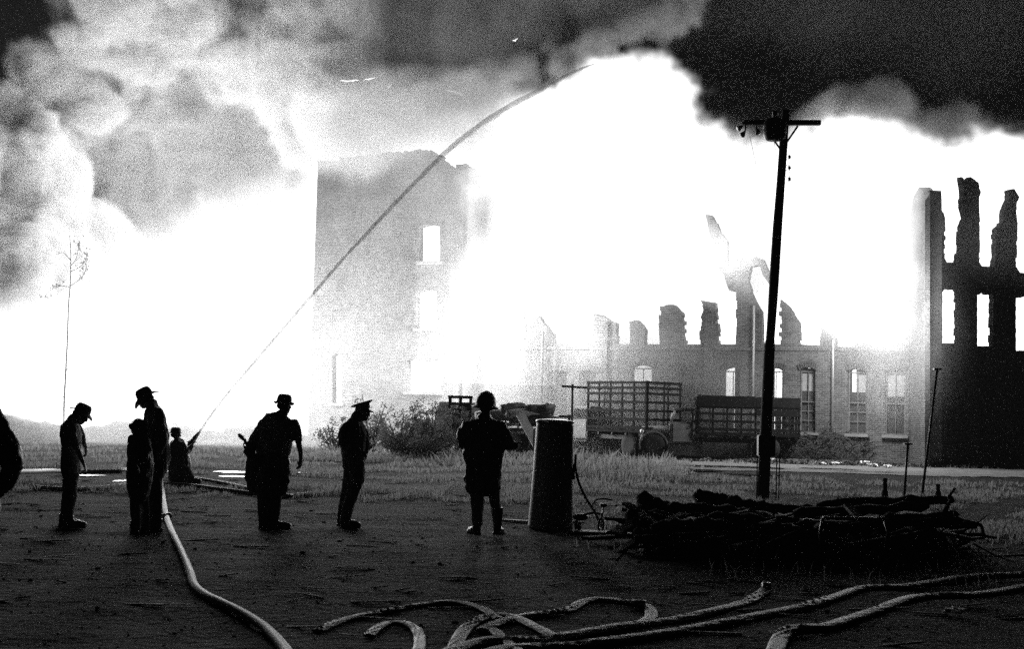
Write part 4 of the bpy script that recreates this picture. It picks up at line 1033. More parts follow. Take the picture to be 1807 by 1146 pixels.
tag(MB().tube([tb + Vector((.33, -.06, 1.05)), tb + Vector((.325, -.06, .9))] + hp, .018, 10).build('rubber_hose', M['rubber'], smooth=True), 'thin black rubber hose curving down from the tapered tank', 'hose')
# little cart
cb = G(1060, 942); ct_ = empty('small_cart', cb, 'small metal frame on spoked wheels on a board beside the tapered tank', 'cart')
pc = F / cb.y


def wheel(c, r, t, yaw, name='wheel', sp=8, parent=None):
    m_ = Matrix.Rotation(yaw, 3, 'Z'); root_ = None
    ty = MB(); ring = [Vector(c) + m_ @ Vector((math.cos(a) * r, 0, math.sin(a) * r)) for a in [2 * math.pi * i / 24 for i in range(25)]]
    ty.tube(ring, t, 8, cap=False); o = ty.build(name, M['rubber'], parent, smooth=True)
    s2 = MB()
    for i in range(sp):
        a = 2 * math.pi * i / sp; s2.tube([Vector(c), Vector(c) + m_ @ Vector((math.cos(a) * r, 0, math.sin(a) * r))], .004, 5)
    s2.tube([Vector(c) + m_ @ Vector((0, -.03, 0)), Vector(c) + m_ @ Vector((0, .03, 0))], .014, 8); s2.build('spokes', M['steel'], o); return o


wheel((.0, 0, .1), .085, .014, R(60), parent=ct_); wheel((-.33, .16, .075), .06, .014, R(75), parent=ct_); wheel((-.3, -.12, .075), .06, .014, R(75), parent=ct_)
b = MB(); b.tube([(0, .0, .1), (.02, .02, .24), (.03, .03, .36)], .012, 8); b.build('fork', M['steel'], ct_, smooth=True)
b = MB(); b.box((.03, .03, .37), (.1, .09, .05)); b.build('head_block', M['metal'], ct_, bevel=.012)
b = MB(); b.tube(smoothpath([(-.12, .05, .38), (-.06, .05, .44), (.05, .04, .455), (.16, .02, .44)], 5), .012, 8); b.build('handlebar', M['canvas'], ct_, smooth=True)
b = MB(); b.tube(smoothpath([(.02, .02, .24), (-.12, .02, .26), (-.3, .02, .2), (-.33, .16, .08)], 5), .016, 8); b.tube([(-.3, -.12, .08), (-.3, .16, .08)], .012, 8); b.build('frame_tube', M['canvas'], ct_, smooth=True)
b = MB(); b.ell((-.28, .02, .2), (.11, .09, .05)); b.build('seat', M['metal'], ct_, smooth=True)
bd = MB(); p0 = G(1008, 943); p1 = G(1118, 944); bd.board(p0 + Vector((0, 0, .015)), p1 + Vector((0, -.12, .015)), .03, .3); tag(bd.build('ground_board', M['woodlight'], bevel=.004), 'pale board lying under the small spoked cart', 'board')
bd = MB(); p0 = G(890, 921); p1 = G(933, 925); bd.board(p0 + Vector((0, 0, .02)), p1 + Vector((0, 0, .02)), .04, .12); tag(bd.build('ground_board', M['woodlight'], bevel=.004), 'short pale board on the ground left of the tapered tank', 'board')

# ------------------------------------------------------------------ utility pole
pb = G(1346, 884); Yp = pb.y; pp = F / Yp
up = empty('utility_pole', pb, 'tall leaning wooden utility pole with crossarm and round transformer', 'utility pole')
cpts = [(1346, 886, 11), (1350, 800, 10.5), (1354, 700, 10), (1358, 610, 9.6), (1359, 600, 7.8), (1362, 560, 8), (1367, 480, 8.6), (1372, 400, 8.4), (1378, 320, 7.6), (1381.5, 270, 7.6), (1384, 230, 7.2), (1387, 195, 7)]
b = MB(); b.tube([P(a, b_, Yp) - pb for a, b_, r_ in cpts], [r_ / pp for a, b_, r_ in cpts], 16); b.build('shaft', M['creosote'], up, smooth=True)
b = MB(); a0 = P(1312, 216.5, Yp - .18) - pb; a1 = P(1448, 216.5, Yp - .16) - pb; b.board(a0, a1, .1, .1); b.build('crossarm', M['creosote'], up, bevel=.008)
for x0, y0, x1, y1 in [(1408, 222, 1389, 250), (1367, 249, 1376, 262)]:
    MB().board(P(x0, y0, Yp - .2) - pb, P(x1, y1, Yp - .08) - pb, .035, .02).build('brace', M['metal'], up)
tc_ = P(1367, 229, Yp - .42) - pb
b = MB(); b.lathe([(.16, -.21), (.2, -.17), (.225, -.12), (.23, .1), (.215, .15), (.17, .2), (.1, .24)], tc_, None, 28)
b.build('transformer', M['metal'], up, smooth=True)
b = MB(); b.lathe([(.03, .22), (.05, .26), (.04, .29), (.055, .32), (.045, .35), (.05, .37), (.02, .39)], tc_, None, 14); b.build('bushing', M['metal'], up, smooth=True)
for i, (lx, ly, dx, dz) in enumerate([(1311, 222, -.8, -.55), (1315, 231, -.55, -.8), (1335, 226, .25, -.9)]):
    c0 = P(lx, ly, Yp - .25) - pb; dd_ = Vector((dx, -.3, dz)).normalized(); rt_ = frame((0, 1, 0), -dd_)
    b = MB(); b.lathe([(.018, .0), (.03, -.04), (.055, -.1), (.06, -.13)], c0, rt_, 16); lo_ = b.build('floodlight', M['metal'], up, smooth=True)
    b = MB(); b.ell(c0 - rt_ @ Vector((0, 0, .128)), (.052, .052, .012), rt_); b.build('lens', M['steel'], lo_, smooth=True)
    MB().tube([c0, Vector((c0.x + .02, a0.y, a0.z + .02))], .014, 6).build('bracket', M['metal'], lo_)
for yy_ in (277, 296, 316):
    c0 = P(1393, yy_, Yp - .1) - pb; e0 = P(1386, yy_, Yp - .05) - pb
    b = MB(); b.lathe([(.02, -.035), (.035, -.02), (.022, 0), (.035, .02), (.02, .035)], c0, None, 12); b.tube([c0 + Vector((-.01, 0, .05)), e0 + Vector((0, 0, .05))], .006, 6); b.tube([c0 + Vector((-.01, 0, -.05)), e0 + Vector((0, 0, -.05))], .006, 6)
    b.build('insulator', M['metal'], up, smooth=True)
    wr_ = smoothpath([c0, P(1440, yy_ + 5, Yp + 3) - pb, P(1520, yy_ + 6, Yp + 8) - pb, P(1650, yy_ - 2, Yp + 16) - pb], 6); MB().tube(wr_, .006, 5).build('wire', M['steel'], up)
MB().tube([P(1393, 266, Yp - .1) - pb, P(1393, 322, Yp - .1) - pb], .006, 6).build('insulator_rack', M['metal'], up)
for a_, b_ in [((1323, 240), (1334, 290)), ((1366, 250), (1372, 285))]: MB().tube([P(*a_, Yp - .2) - pb, P(*b_, Yp - .1) - pb], .005, 5).build('lead_wire', M['metal'], up)
for q_, yt in [(1335, 780), (1369, 800), (1374, 800)]:
    MB().tube([P(q_, 884, Yp) - pb, P(q_ + 2, yt, Yp) - pb], .012, 6).build('conduit', M['wood'], up)
b = MB(); b.box(P(1352, 787, Yp - .12) - pb, (.34, .2, .42)); b.box(P(1352, 787, Yp - .23) - pb, (.28, .03, .36)); b.build('meter_box', M['metal'], up, bevel=.015)
for q_, y_ in [(1337, 766), (1365, 770), (1367, 777)]: MB().ell(P(q_, y_, Yp - .3) - pb, (.022, .015, .012)).build('box_glint', M['steel'], up, smooth=True)  # bright bits put in as glints on the box

# ------------------------------------------------------------------ posts on the right
def tpost(px0, py0, px1, py1, r, label, head_=True):
    g0 = G(px0, py0); t_ = P(px1, py1, g0.y); o = empty('steel_post', g0, label, 'post')
    MB().tube([Vector((0, 0, -.05)), (t_ - g0) * .5, t_ - g0], [r * 1.1, r, r * .95], 10).build('shaft', M['metal'], o, smooth=True)
    if head_: MB().box(t_ - g0, (r * 6.4, r * 4, r * 1.4)).build('cap_plate', M['metal'], o, bevel=.006)
    return o


tpost(1595, 884, 1602, 784, .026, 'short upright post with flat T-shaped cap at the right')
tpost(1626, 882, 1654, 652, .026, 'tall leaning post with small flat cap before the dark wing')
for a in [(1561, 892, 1562, 847, .045, 'stubby post standing behind the lumber heap left of the capped posts'), (1656, 884, 1655, 857, .045, 'stubby post standing at the right end of the lumber heap')]:
    g0 = G(*a[:2]); t_ = P(a[2], a[3], g0.y); o = empty('stub_post', g0, a[5], 'post')
    MB().tube([Vector((0, 0, -.05)), (t_ - g0) * .55, (t_ - g0) * .6, t_ - g0], [a[4] * 1.5, a[4] * 1.4, a[4], a[4] * .9], 10).build('shaft', M['black'], o, smooth=True)
    MB().ell(t_ - g0, (a[4] * 1.2, a[4] * 1.2, .03)).build('top_knob', M['black'], o, smooth=True)

# ------------------------------------------------------------------ lumber and log heap
mo = MB(); nxm, nym = 60, 16                               # mound added to fill the gaps under the timbers with black
for j in range(nym + 1):
    for i in range(nxm + 1):
        px_ = 1125 + (1700 - 1125) * i / nxm; Y_ = 14.3 + 3.0 * j / nym; x_ = P(px_, 760, Y_).x
        e = min(1, i / 6, (nxm - i) / 6) * math.sin(math.pi * j / nym) ** .7
        mo.v.append(Vector((x_, Y_, hz(x_, Y_) - .03 + e * (.36 + .16 * mnoise.noise(Vector((x_ * 1.1, Y_ * 1.1, 4))) + .08 * mnoise.noise(Vector((x_ * 4, Y_ * 4, 1)))))))
mo.f = [(j * (nxm + 1) + i, j * (nxm + 1) + i + 1, (j + 1) * (nxm + 1) + i + 1, (j + 1) * (nxm + 1) + i) for j in range(nym) for i in range(nxm)]
tag(mo.build('dark_fill_mound', M['black'], smooth=True), kind='structure')
heap = [((1128, 886), (1196, 905), .16, 16.0, .2, 'short round log on the top left of the heap'), ((1226, 880), (1300, 888), .13, 16.6, .2, 'knotty log topping the heap left of the pole'), ((1285, 884), (1352, 893), .11, 16.5, .3, 'log continuing the knotty one towards the pole foot'),
        ((1108, 915), (1215, 925), .15, 15.2, .5, 'stout log end sticking out left of the heap'), ((1180, 898), (1330, 908), .12, 15.9, -.4, 'long log under the knotty one left of the pole'), ((1330, 893), (1500, 899), .08, 16.6, .2, 'thin log lying behind the pole foot in the heap'),
        ((1440, 895), (1683, 884), .1, 16.6, .3, 'long straight beam-like log running right to the stub posts'), ((1400, 908), (1640, 893), .1, 16.0, -.3, 'log under the long straight one at the right'), ((1250, 915), (1480, 925), .11, 15.0, .5, 'log crossing the middle of the heap below the pole'),
        ((1150, 935), (1290, 928), .11, 14.5, -.6, 'log slanting across the lower left of the heap'), ((1490, 930), (1690, 908), .1, 15.0, .8, 'slanting log at the right end of the heap'), ((1330, 935), (1530, 930), .09, 14.6, .4, 'log lying lowest in front of the light pipe'),
        ((1560, 915), (1720, 925), .08, 15.4, -.3, 'thin log poking out right of the stub posts'), ((1120, 942), (1200, 934), .08, 14.7, .2, 'small log on the ground at the front left of the heap')]
for i, (a, b_, r_, Y_, q, lb) in enumerate(heap):
    A = P(*a, Y_); B_ = P(*b_, Y_ + q); A.z = max(A.z, r_ + hz(A.x, A.y)); B_.z = max(B_.z, r_ * .9 + hz(B_.x, B_.y))
    n_ = 16; bend = .03 * math.sin(i * 2.3)
    pts_ = [A.lerp(B_, t / n_) + Vector((0, 0, .04 * mnoise.noise(Vector((t * .5, i, 0))) + bend * math.sin(math.pi * t / n_))) for t in range(n_ + 1)]
    rs_ = [r_ * .82 * (1 - .35 * t / n_) * (1 + .2 * mnoise.noise(Vector((t * .9, i * 3, 2)))) * (.55 if t in (0, n_) else 1) for t in range(n_ + 1)]
    o = MB().tube(pts_, rs_, 14, rough=.35, seed=i).build('log', M['black'], smooth=True)  # near-black colour carries the shade of the heap's unlit side
    tag(o, lb, 'log', 'charred logs in the heap')
rd = random.Random(12); sb = MB()
for _ in range(110):
    px_ = rd.uniform(1110, 1700); Y_ = rd.uniform(14.3, 16.8); c0 = P(px_, 760, Y_); c0.z = hz(c0.x, c0.y) + rd.uniform(.05, .42) * (1 - abs(Y_ - 15.2) / 2.6)
    d_ = Vector((rd.uniform(-1, 1), rd.uniform(-.5, .5), rd.uniform(-.18, .22))).normalized() * rd.uniform(.2, .8); sb.board(c0 - d_, c0 + d_, rd.uniform(.02, .05), rd.uniform(.05, .18))
for _ in range(50):
    px_ = rd.uniform(1110, 1760); Y_ = rd.uniform(13.6, 16.6); c0 = P(px_, 760, Y_); c0.z = hz(c0.x, c0.y) + rd.uniform(.1, .4)
    d_ = Vector((rd.uniform(-1, 1), rd.uniform(-.5, .5), rd.uniform(-.5, .8))).normalized() * rd.uniform(.1, .4); sb.tube([c0 - d_, c0 + Vector((0, 0, rd.uniform(-.05, .05))), c0 + d_], [.012, .01, .004], 5)
tag(sb.build('splintered_boards', M['black'], fixn=False), 'tangle of splintered boards and twigs over the dark log heap', 'debris', kind='stuff')
A = P(1452, 915, 13.9); B_ = P(1560, 917, 13.9); rt_ = Vector((0, 0, 1))
o = empty('metal_pipe', A, 'light-catching metal pipe on legs in front of the log heap', 'pipe')
MB().tube([Vector(), (B_ - A) * .5, B_ - A], .022, 12).build('bar', M['steel'], o, smooth=True)
for q in (0, 1): c0 = (B_ - A) * q; MB().tube([c0, c0 + Vector((-.04 if not q else .03, -.05, -.14)), c0 + Vector((0, .05, -A.z))], .018, 8).build('leg', M['metal'], o, smooth=True)
c0 = P(1125, 913, 14.6); MB_ = MB().box(c0, (.11, .03, .035)); tag(MB_.build('metal_scrap', M['steel'], bevel=.01), 'small shiny metal scrap at the left end of the log heap', 'scrap')
c0 = P(1425, 918, 13.8); tag(MB().ell(c0, (.05, .03, .015)).build('metal_scrap', M['steel'], smooth=True), 'tiny shiny scrap just left of the light-catching pipe', 'scrap')
rr_ = random.Random(8)
for i in range(4):                                                     # crooked branches sticking from the heap
    a = [(1665, 905), (1560, 950), (1330, 925), (1700, 925)][i]; c0 = P(*a, 14.6); e = [(1685, 862), (1640, 935), (1352, 990), (1760, 950)][i]; e0 = P(*e, 14.4)
    pts_ = smoothpath([c0, c0.lerp(e0, .4) + Vector((.04, 0, .05)), c0.lerp(e0, .7) + Vector((-.03, 0, -.02)), e0], 4)
    o = MB().tube(pts_, [.03 - .02 * k / len(pts_) for k in range(len(pts_))], 7, rough=.3).build('branch', M['black'], smooth=True)
    tag(o, ['bare branch poking up at the right end of the log heap', 'crooked branch lying over the right part of the log heap', 'short branch leaning on the front of the log heap', 'branch trailing to the right of the log heap'][i], 'branch', 'branches in the log heap')
c0 = G(1688, 1088); b = MB()
for i in range(6): b.box(c0 + Vector((-.08 + i * .035, .03 * math.sin(i * 2), .03 + .012 * (i % 3))), (.06, .07, .012), Matrix.Rotation(i * .7, 3, 'Z') @ Matrix.Rotation(.4 * (i % 3 - 1), 3, 'X'))
tag(b.build('pale_scrap', M['ash']), 'torn pale paper scrap near the bottom right', 'scrap')

# ------------------------------------------------------------------ trucks
def truck(loc, yaw, label, L, Wd, posts, slats, rack_h, solid=(), lt=False, cab=True, hood_h=1.25, bed_z=1.0, group='stake-bed trucks parked before the facade', cab_l=1.15, hood_l=1.3, end_posts=3, slat_gap_end=None, slat_drop=()):
    """x forward; origin under the rear centre of the bed"""
    r = empty('stake_truck', loc, label, 'truck', group, yaw); pm = M['paintlt'] if lt else M['paint']
    MB().box((L / 2, 0, bed_z), (L, Wd, .12)).build('bed_floor', M['truckwood'], r, bevel=.01)
    b = MB()
    for s_ in (-1, 1): b.box((L / 2 + (cab_l + hood_l) / 2, s_ * .4, bed_z - .26), (L + cab_l + hood_l, .09, .18))
    for x in np.arange(.4, L, .8): b.box((x, 0, bed_z - .12), (.08, Wd - .1, .1))
    b.box((L * .3, 0, bed_z - .4), (.14, 1.3, .14)); b.build('chassis', M['metal'], r)
    MB().box((-.03, 0, bed_z), (.05, Wd + .02, .16)).build('tail_bar', M['metal'], r, bevel=.006)
    zs = [bed_z + .1 + rack_h * t for t in slats]
    def rack(p0, p1, n):
        p0 = Vector(p0); p1 = Vector(p1)
        for i in range(n):
            q = p0.lerp(p1, i / (n - 1)); MB().box((q.x, q.y, bed_z + rack_h / 2 + .06), (.075, .05, rack_h + .1)).build('post', M['truckwood'], r, bevel=.004)
        dirn = (p1 - p0).normalized(); nn = Vector((dirn.y, -dirn.x, 0)); cen = Vector((L / 2, 0, 0)); nn = nn if (p0 - cen).dot(nn) > 0 else -nn
        for k, z in enumerate(zs):
            o_ = nn * .045; wd = .1
            if k in slat_drop: continue
            MB().board(p0 + o_ + Vector((0, 0, z)) - dirn * .04, p1 + o_ + Vector((0, 0, z)) + dirn * .04, wd, .028).build('slat', M['truckwood'], r)
        return nn
    hw = Wd / 2 - .04
    n1 = rack((.05, hw, 0), (L - .05, hw, 0), posts); n2 = rack((.05, -hw, 0), (L - .05, -hw, 0), posts)
    rack((.02, -hw + .06, 0), (.02, hw - .06, 0), end_posts); rack((L - .02, -hw + .06, 0), (L - .02, hw - .06, 0), 3)
    for (x0, x1, z0, z1, sd_) in solid:
        MB().box(((x0 + x1) / 2, sd_ * (hw + .075), bed_z + (z0 + z1) / 2), (x1 - x0, .02, z1 - z0)).build('side_board', M['truckwood'], r)
    fx = L + .08
    b = MB(); b.box((fx + cab_l / 2, 0, bed_z + .02), (cab_l, 1.65, .82)); b.build('cab', pm, r, bevel=.07, smooth=False)
    b = MB()
    z0 = bed_z + .4; z1 = bed_z + .9
    for x, y, dx in ((fx + .06, .76, 0), (fx + .06, -.76, 0), (fx + cab_l - .2, .74, .16), (fx + cab_l - .2, -.74, .16)):
        b.tube([(x + dx, y, z0), (x, y * .93, z1)], .045, 8)
    b.build('cab_pillars', pm, r, smooth=True)
    MB().box((fx + cab_l / 2 - .06, 0, z1 + .03), (cab_l - .1, 1.5, .12)).build('cab_roof', pm, r, bevel=.05)
    MB().box((fx + .03, 0, (z0 + z1) / 2), (.02, 1.4, z1 - z0)).build('rear_window', M['glassy'], r)
    MB().box((fx + cab_l - .1, 0, (z0 + z1) / 2), (.02, 1.35, z1 - z0), Matrix.Rotation(-.3, 3, 'Y')).build('windscreen', M['glassy'], r)
    for s_ in (-1, 1):
        d_ = MB().box((fx + cab_l / 2, s_ * .835, bed_z + .0), (cab_l - .25, .03, .72)).build('door', pm, r, bevel=.012)
        MB().box((fx + .25, s_ * .865, bed_z + .2), (.12, .03, .025)).build('handle', M['steel'], d_, bevel=.005)
        MB().box((fx + cab_l / 2, s_ * .9, bed_z - .48), (cab_l + .2, .25, .04)).build('running_board', M['metal'], r, bevel=.008)
    hx = fx + cab_l
    b = MB(); n_ = 7
    for i in range(n_ + 1):
        t = i / n_; hw_ = .55 - .12 * t; hh = hood_h - .05 * t
        ring = [(hx + hood_l * t, hw_ * c_, bed_z - .35 + (hh - bed_z + .35) * s_) for c_, s_ in ((1, 0), (1, .6), (.85, .85), (.5, 1), (0, 1.03), (-.5, 1), (-.85, .85), (-1, .6), (-1, 0))]
        b.v += [Vector(p) for p in ring]
    for i in range(n_):
        for j in range(8): a = i * 9 + j; b.f.append((a, a + 1, a + 10, a + 9))
    b.f.append(tuple(range(9))); b.f.append(tuple(n_ * 9 + j for j in range(9))); b.build('hood', pm, r, smooth=True)
    gx = hx + hood_l
    g_ = MB().box((gx + .03, 0, bed_z - .05), (.06, .78, .6)).build('grille', M['steel'], r, bevel=.02)
    MB().box((gx + .2, 0, bed_z - .5), (.08, 1.7, .14)).build('bumper', M['metal'], r, bevel=.02)
    for s_ in (-1, 1):
        MB().ell((gx - .05, s_ * .6, bed_z + .0), (.09, .11, .11)).build('headlight', M['steel'], r, smooth=True)
        f_ = MB(); arc = [(hx + hood_l * .55 + math.cos(a) * .56, s_ * .74, .47 + math.sin(a) * .56) for a in [math.pi * i / 10 for i in range(-1, 11)]]
        for p, q in zip(arc[:-1], arc[1:]): f_.board(p, q, .06, .3, up=(0, s_, 0) if False else (math.cos(0), 0, 0) if abs(q[0] - p[0]) < .02 else (0, 0, 1))
        f_.build('fender', pm, r, smooth=False)
    for x, ys_ in ((hx + hood_l * .55, (-.78, .78)), (L * .3, (-.85, .85, -.6, .6))):
        for y in ys_:
            ty = MB(); rt_ = Matrix.Rotation(R(90), 3, 'X')
            ty.lathe([(.24, -.1), (.42, -.11), (.46, -.07), (.465, 0), (.46, .07), (.42, .11), (.24, .1)], (x, y, .465), rt_, 28); wh = ty.build('wheel', M['rubber'], r, smooth=True)
            ri = MB(); ri.lathe([(.25, -.06), (.25, .06), (.2, .04), (.12, .02), (.1, .08), (.03, .09)], (x, y, .465), rt_ if y < 0 else rt_ @ Matrix.Rotation(math.pi, 3, 'X'), 22); ri.build('rim', M['paintlt'], wh, smooth=True)
    return r


# truck with the tall rack: near rear corner, heading away to the left
c = G(1140, 803); c.z = 0; hd = Vector((-math.cos(R(50)), math.sin(R(50)), 0)); rt_ = Vector((math.sin(R(50)), math.cos(R(50)), 0))
ya = math.atan2(hd.y, hd.x)
org = P(1139, 800, 50.3); org.z = 0; org = org + rt_ * 1.05
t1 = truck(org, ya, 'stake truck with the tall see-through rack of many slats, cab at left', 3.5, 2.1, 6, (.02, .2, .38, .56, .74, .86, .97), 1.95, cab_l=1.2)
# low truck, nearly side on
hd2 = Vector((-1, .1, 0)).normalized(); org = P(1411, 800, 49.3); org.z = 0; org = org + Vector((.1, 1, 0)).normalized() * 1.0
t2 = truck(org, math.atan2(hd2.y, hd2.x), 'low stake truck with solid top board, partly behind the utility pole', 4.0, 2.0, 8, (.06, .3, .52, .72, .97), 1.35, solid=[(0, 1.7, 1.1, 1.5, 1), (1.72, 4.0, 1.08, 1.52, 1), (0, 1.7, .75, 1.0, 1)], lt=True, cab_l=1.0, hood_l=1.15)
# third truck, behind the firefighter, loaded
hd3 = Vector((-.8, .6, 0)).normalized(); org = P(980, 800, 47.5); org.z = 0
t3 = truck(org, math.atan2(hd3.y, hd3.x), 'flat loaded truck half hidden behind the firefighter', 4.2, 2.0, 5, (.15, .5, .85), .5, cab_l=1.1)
# its load: rolls and planks
ld = [((884, 722), (925, 716), .16, 46.9, 'canvasdk', 'sagging bundle on the left of the truck load'), ((893, 733), (950, 728), .2, 46.8, 'canvas', 'pale lit bundle lying across the truck load'), ((930, 722), (976, 724), .2, 47.0, 'canvasdk', 'boxy dark bundle on the right of the truck load'),
      ((958, 720), (976, 718), .16, 47.0, 'canvasdk', 'small round bundle topping the right of the truck load'), ((900, 742), (985, 742), .22, 46.9, 'canvasdk', 'long dark bundle at the bottom of the truck load'), ((840, 736), (905, 730), .22, 47.2, 'canvasdk', 'bundle hidden mostly by the firefighter helmet')]
for i, (a, b_, r_, Y_, m_, lb) in enumerate(ld):
    A = P(*a, Y_); B_ = P(*b_, Y_ + .4); n_ = 10
    o = MB().tube([A.lerp(B_, t / n_) for t in range(n_ + 1)], [r_ * (.75 + .35 * math.sin(math.pi * (t + 1) / (n_ + 2)) + .12 * mnoise.noise(Vector((t, i, 1)))) for t in range(n_ + 1)], 14, rough=.35, seed=i * 2).build('bundle', M[m_], smooth=True)
    tag(o, lb, 'bundle', 'bundles loaded on the flat truck')
A = P(918, 731, 45.8); B_ = P(952, 795, 45.2); b = MB(); b.board(A, B_, .04, .34, up=(.4, -1, .2)); tag(b.build('leaning_plank', M['ash']), 'bright pale plank leaning against the loaded truck', 'plank')
for i, (a, b_) in enumerate([((890, 752), (915, 749)), ((895, 765), (925, 764))]):
    A = P(*a, 45.9); B_ = P(*b_, 45.9); tag(MB().board(A, B_, .1, .04).build('loose_plank', M['ash'], bevel=.005), ['short lit plank on the tail of the loaded truck, the upper one', 'short lit plank on the tail of the loaded truck, the lower one'][i], 'plank')
# slatted crate at the left of it
cr = P(810, 800, 46); cr.z = 0; o = empty('slatted_rack', cr, 'open slatted rack with lit gaps just left of the firefighter', 'rack')
for x in (-.38, .0, .38):
    for y in (-.3, .3): MB().box((x, y, 1.25), (.09, .09, 1.75)).build('post', M['wood'], o)
for k in range(7):
    for y in (-.36, .36): MB().box((-.2, y, .7 + k * .2), (.46, .03, .07)).build('slat', M['wood'], o)
for k in range(3): MB().box((.2, -.36, .8 + k * .5), (.4, .03, .3)).build('board', M['wood'], o)
MB().box((0, 0, 2.15), (.9, .75, .1)).build('top_board', M['wood'], o, bevel=.01)
# distant small cross-armed post
g0 = P(1010, 742, 49); g0.z = 0; o = empty('crossarm_post', g0, 'thin distant post with a crossarm left of the tall-racked truck', 'post')
t_ = P(1010, 683, 49) - g0; MB().tube([Vector(), t_ + Vector((0, 0, .1))], .05, 8).build('shaft', M['creosote'], o, smooth=True)
MB().board(P(991, 682, 49) - g0 - Vector((0, .07, 0)), P(1036, 685, 49) - g0 - Vector((0, .07, 0)), .09, .08).build('crossarm', M['creosote'], o)

# ------------------------------------------------------------------ trees and shrubs
def leaves(mb, c, r, n, s, rnd, squash=(1, 1, 1)):
    for _ in range(n):
        d = Vector((rnd.gauss(0, 1), rnd.gauss(0, 1), rnd.gauss(0, 1))).normalized() * (rnd.random() ** .4) * r
        p = Vector(c) + Vector((d.x * squash[0], d.y * squash[1], d.z * squash[2])); q = s * rnd.uniform(.6, 1.3)
        a = Vector((rnd.gauss(0, 1), rnd.gauss(0, 1), rnd.gauss(0, 1))).normalized(); b = a.orthogonal().normalized()
        mb.add([p - a * q, p + b * q * .45, p + a * q, p - b * q * .45], [(0, 1, 2, 3)])


def bush(px, py, w_px, top, Y, label, n=1400, seed=0, name='shrub', gap=.0, s=.05):
    rnd = random.Random(seed); g0 = P(px, 760, Y); g0.z = hz(g0.x, g0.y); pm_ = F / Y; tz = P(px, top, Y).z; W_ = w_px / pm_
    o = empty(name, g0, label, 'shrub', 'shrubs before the tall block')
    st = MB(); lf = MB()
    for k in range(14):
        e = Vector((rnd.uniform(-.5, .5) * W_, rnd.uniform(-.5, .5) * W_ * .6, tz * rnd.uniform(.45, 1.0) * (1 - .35 * abs(rnd.uniform(-1, 1)))))
        pts_ = smoothpath([(rnd.uniform(-.1, .1) * W_, 0, 0), Vector((e.x * .4, e.y * .4, e.z * .45)), e], 4)
        st.tube(pts_, [.03 * (1 - i / len(pts_)) + .005 for i in range(len(pts_))], 6)
        for q in range(6):
            t = rnd.uniform(.35, 1.05); c0 = Vector((e.x * t, e.y * t, e.z * min(t, 1))) + Vector((rnd.gauss(0, .12), rnd.gauss(0, .12), rnd.gauss(0, .08)))
            leaves(lf, c0, W_ * .11 * rnd.uniform(.5, 1.3), n // 84, s, rnd)
    st.build('stem', M['bark'], o, smooth=True); f_ = lf.build('foliage', M['leaf'], o, fixn=False); f_['kind'] = 'stuff'
    return o


bush(760, 780, 110, 672, 44, 'dark leafy shrub with bright gaps below the square glowing opening', 3200, 1)
bush(705, 790, 110, 712, 42.5, 'low dense shrub right of the person in the peaked cap', 3000, 2)
bush(812, 790, 60, 694, 45, 'shrub behind the slatted rack left of the firefighter', 1800, 3)
bush(590, 790, 90, 722, 46, 'pale hazy shrub behind the person in the peaked cap', 1500, 4)
bush(655, 790, 70, 690, 46, 'tall thin shrub between the peaked cap and the glowing opening', 1300, 5)
bush(745, 800, 150, 742, 41, 'dark low shrub mass at the foot of the taller shrubs', 3600, 6)
# sapling
g0 = P(114, 745, 53); g0.z = 0; o = empty('sapling', g0, 'thin bare sapling with few leaves against the glare at the far left', 'tree')
tp = [(113, 785), (113, 720), (116, 660), (119, 600), (121, 540), (124, 500), (125, 450), (123, 415)]
b = MB(); b.tube(smoothpath([P(a, c_, 53) - g0 for a, c_ in tp], 4), [.042 - .032 * i / 28 for i in range(29)], 7, rough=.3); b.build('trunk', M['bark'], o, smooth=True)
lf = MB(); rnd = random.Random(4)
for ln in [[(125, 508), (108, 505), (90, 512), (76, 528)], [(125, 460), (112, 446), (102, 449)], [(124, 470), (135, 455), (140, 422)], [(124, 505), (138, 495), (151, 478), (152, 445)], [(117, 655), (125, 640)], [(113, 702), (101, 690)], [(124, 480), (145, 468), (155, 450)]]:
    pts_ = smoothpath([P(a, c_, 53 + rnd.uniform(-1, 1) * (i > 0)) - g0 for i, (a, c_) in enumerate(ln)], 4); MB().tube(pts_, [.018 - .012 * i / len(pts_) for i in range(len(pts_))], 5).build('limb', M['bark'], o, smooth=True)
    for p in pts_[len(pts_) // 3:]:
        if rnd.random() < .7 and ln[0][1] < 600: leaves(lf, p, .22, 5, .07, rnd)
f_ = lf.build('crown', M['leaf'], o, fixn=False); f_['kind'] = 'stuff'

# ------------------------------------------------------------------ rubble, branches, scraps
def chunkpile(name, px, py, w_px, h_m, n, m, label, cat, seed, depth=2., sz=(.1, .35)):
    rnd = random.Random(seed); c0 = G(px, py); pm_ = F / c0.y; W_ = w_px / pm_; b = MB()
    for _ in range(n):
        u = rnd.gauss(0, .25); v = rnd.gauss(0, .25); hh = h_m * max(0, 1 - (abs(u) * 2) ** 1.5) * max(0, 1 - abs(v) * 1.6) * rnd.random()
        x, y = u * W_, v * depth; s_ = rnd.uniform(*sz)
        rt = Matrix.Rotation(rnd.uniform(0, 6.3), 3, 'Z') @ Matrix.Rotation(rnd.uniform(-.8, .8), 3, 'X') @ Matrix.Rotation(rnd.uniform(-.8, .8), 3, 'Y')
        b.box((c0.x + x, c0.y + y, hz(c0.x + x, c0.y + y) + hh + s_ * .15), (s_ * rnd.uniform(.6, 2.2), s_, s_ * rnd.uniform(.15, .6)), rt)
    o = b.build(name, m, fixn=False); return tag(o, label, cat, kind='stuff')


